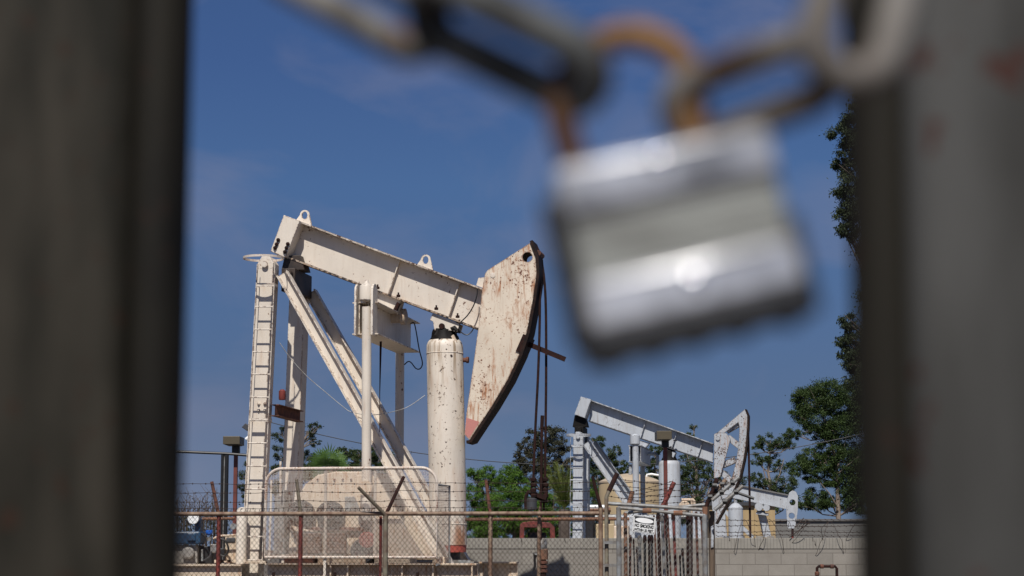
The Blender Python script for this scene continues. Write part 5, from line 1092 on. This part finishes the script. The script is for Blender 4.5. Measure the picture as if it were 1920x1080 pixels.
gate_post(.62, 1722, 2250, 1603, 1730, 'post_grey', 'post_edge', 'grey blurred steel gate post with red rust spots at right edge')

YP = .47; FP = Frame(1230, 300, YP)
def link(px0, px1, hwpx, rpx, c, tiltdeg, mat, parent, c2=None):
    """stadium link: px0/px1 = centres of its end bends; tilt turns it about its long axis"""
    A, B = FP.pt(*px0, c), FP.pt(*px1, c if c2 is None else c2); d = (B - A).normalized(); k = YP / FPX
    s = d.cross(Vector((0, 1, 0))).normalized(); s = (Matrix.Rotation(R(tiltdeg), 3, d) @ s); hw = hwpx * k; pts = []
    for i in range(13): a = math.pi * i / 12; pts.append(B + (s * math.cos(a) + d * math.sin(a)) * hw)
    for i in range(13): a = math.pi * i / 12; pts.append(A + (-s * math.cos(a) - d * math.sin(a)) * hw)
    return MB().tube(pts, rpx * k, 14, closed=True).build('link', mat, parent, 60)
def chain():
    t = thing('chain', 'worn steel chain joined by the padlock between the gate posts', 'chain', FP)
    link((560, -75), (772, 42), 50, 35, 0.012, 12, M['chain'], t)
    link((845, 28), (1060, 132), 58, 40, .004, 45, M['chain_dark'], t, -.003)
    link((1318, 204), (1500, 135), 56, 34, .0, 22, M['chain_rusty'], t, -.012)
    link((1597, 74), (1655, -150), 72, 37, -.03, 15, M['chain_rusty'], t)
    link((1500, 120), (1560, 60), 20, 20, -.02, 60, M['chain_dark'], t) if False else None
    link((430, -215), (520, -105), 46, 27, .02, 70, M['chain'], t)
    link((1660, -190), (1760, -330), 50, 30, -.03, 75, M['chain_dark'], t)
    link((330, -390), (415, -260), 46, 27, .06, 10, M['chain'], t, .03)
chain()
def padlock():
    F = FP; t = thing('padlock', 'scratched silver padlock with rusty shackle hanging on the chain', 'padlock', F); k = YP / FPX
    def b(u, v, c): # body coordinates: u 0..1 left-right, v 0..1 bottom-top
        TLx, TLy, TRx, TRy = 1036, 330, 1428, 248; BLx, BLy, BRx, BRy = 1108, 648, 1506, 552
        x = lerp(lerp(BLx, BRx, u), lerp(TLx, TRx, u), v); y = lerp(lerp(BLy, BRy, u), lerp(TLy, TRy, u), v); return F.pt(x, y, c)
    n = 13; mb = MB(); D = .021
    def slab(v0, v1, u0=0., u1=1., inset=0., cc=.06, d0=-D / 2, d1=D / 2):
        out = []
        for v in (v0, v1):
            ring = []
            for (cu, cy, a0) in ((u1 - cc, d1 - .005, 0), (u0 + cc, d1 - .005, 1), (u0 + cc, d0 + .005, 2), (u1 - cc, d0 + .005, 3)):
                for i in range(5):
                    a = math.pi / 2 * (a0 + i / 4); q = b(cu + cc * math.cos(a), v, 0); ring.append(Vector((q.x, cy + .005 * math.sin(a), q.z)))
            out.append(ring)
        m_ = len(out[0]); return out[0] + out[1], [tuple(range(m_)), tuple(range(m_, 2 * m_))[::-1]] + [(i, (i + 1) % m_, m_ + (i + 1) % m_, m_ + i) for i in range(m_)]
    v = .05
    for i in range(11):
        h = .058; g = .004
        off = random.uniform(-.0004, .0004); mb.add(*slab(v + g, v + h - g, .0 + off * 10, 1. + off * 10)); mb.add(*slab(v + h - g, v + h + g, .012, .988, d0=-D / 2 + .0007, d1=D / 2 - .0007)); v += h
    mb.build('laminated_body', M['lockmid'], t, 40, bevel=.0004)
    MB().add(*slab(.705, 1.0, -.01, 1.01, d0=-D / 2 - .0012, d1=D / 2 + .0012)).build('top_casing', M['lockbright'], t, 40, bevel=.002)
    MB().add(*slab(.03, .34, -.005, 1.005, d0=-D / 2 - .0010, d1=D / 2 + .001)).build('bottom_casing', M['lockbright'], t, 40, bevel=.002)
    MB().add(*slab(.672, .703, -.004, 1.004, d0=-D / 2 - .0004, d1=D / 2 + .0004)).build('seam', M['darksteel'], t, 40)
    bp = MB().add(*slab(-.125, .035, -.05, 1.04, d0=-D / 2 - .0008, d1=D / 2 + .001)); bp.add(*slab(.0, .84, -.085, .01, d0=-D / 2 + .001, d1=D / 2 + .001, cc=.02)); bp.add(*slab(.0, .45, .985, 1.045, d0=-D / 2 + .001, d1=D / 2 + .001, cc=.015))
    for i, u in enumerate((.07, .27, .47, .67, .9)):
        q = b(u, -.13, -.004); bp.lathe([(.0, -.002), (.0032, -.001), (.0034, .003)], q, 12)
    bp.build('bumper', M['black'], t, 40, bevel=.0008)
    for (px, py, rr, c0) in ((1236, 300, .0023, -D / 2 - .0012), (1301, 524, .0023, -D / 2 - .0010)):  # small domes added to throw sun glints that blur into bright discs
        q = F.pt(px, py, c0); prof = [(rr * math.cos(a), -rr * .55 * math.sin(a)) for a in [math.pi / 2 * i / 8 for i in range(9)]]; MB().lathe(prof, q, 24, 'y').build('glint_dome', M['chrome'], t, 60)
    sp = [(1084, 345), (1072, 290), (1058, 245), (1050, 205), (1056, 160), (1078, 118), (1112, 86), (1155, 70), (1200, 68), (1242, 82), (1276, 110), (1298, 150), (1302, 190), (1298, 225), (1310, 290)]
    # smooth the shackle path
    P0 = [F.pt(x, y, 0) for x, y in sp]; P1 = []
    for i in range(len(P0) - 1):
        for q in range(4):
            u = q / 4; a, b_, c_, d = P0[max(i - 1, 0)], P0[i], P0[i + 1], P0[min(i + 2, len(P0) - 1)]
            P1.append(.5 * ((2 * b_) + (c_ - a) * u + (2 * a - 5 * b_ + 4 * c_ - d) * u * u + (3 * b_ - a - 3 * c_ + d) * u ** 3))
    MB().tube(P1, 29 * k, 16).build('shackle', M['shackle'], t, 60)
def metal(name, c, rough, met, s=60, stretch=(1, 1, 1), c2=None):
    m, t, p = mat_base(name); v = t.nodes.new('ShaderNodeTexCoord').outputs['Object']; n = noise(t, v, s, 5, .6, .2, stretch)
    t.links.new(mixc(t, ramp(t, n, .35, .65), c, c2 or tuple(x * .75 for x in c)), p.inputs['Base Color']); p.inputs['Roughness'].default_value = rough; p.inputs['Metallic'].default_value = met; bumpn(t, p, n, .15, .0005); return m
M['lockmid'] = metal('laminated_lock_steel', (0.40, 0.41, 0.375), .5, .15, 70, (.3, 1, 1.2), (0.20, 0.20, 0.18))
M['lockbright'] = metal('bright_lock_casing', (0.78, 0.78, 0.80), .30, .45, 60, (1, 1, 1), (0.22, 0.22, 0.225))
M['chrome'] = metal('polished_glint_dome', (0.9, 0.9, 0.9), .22, 1.0, 60)
padlock()
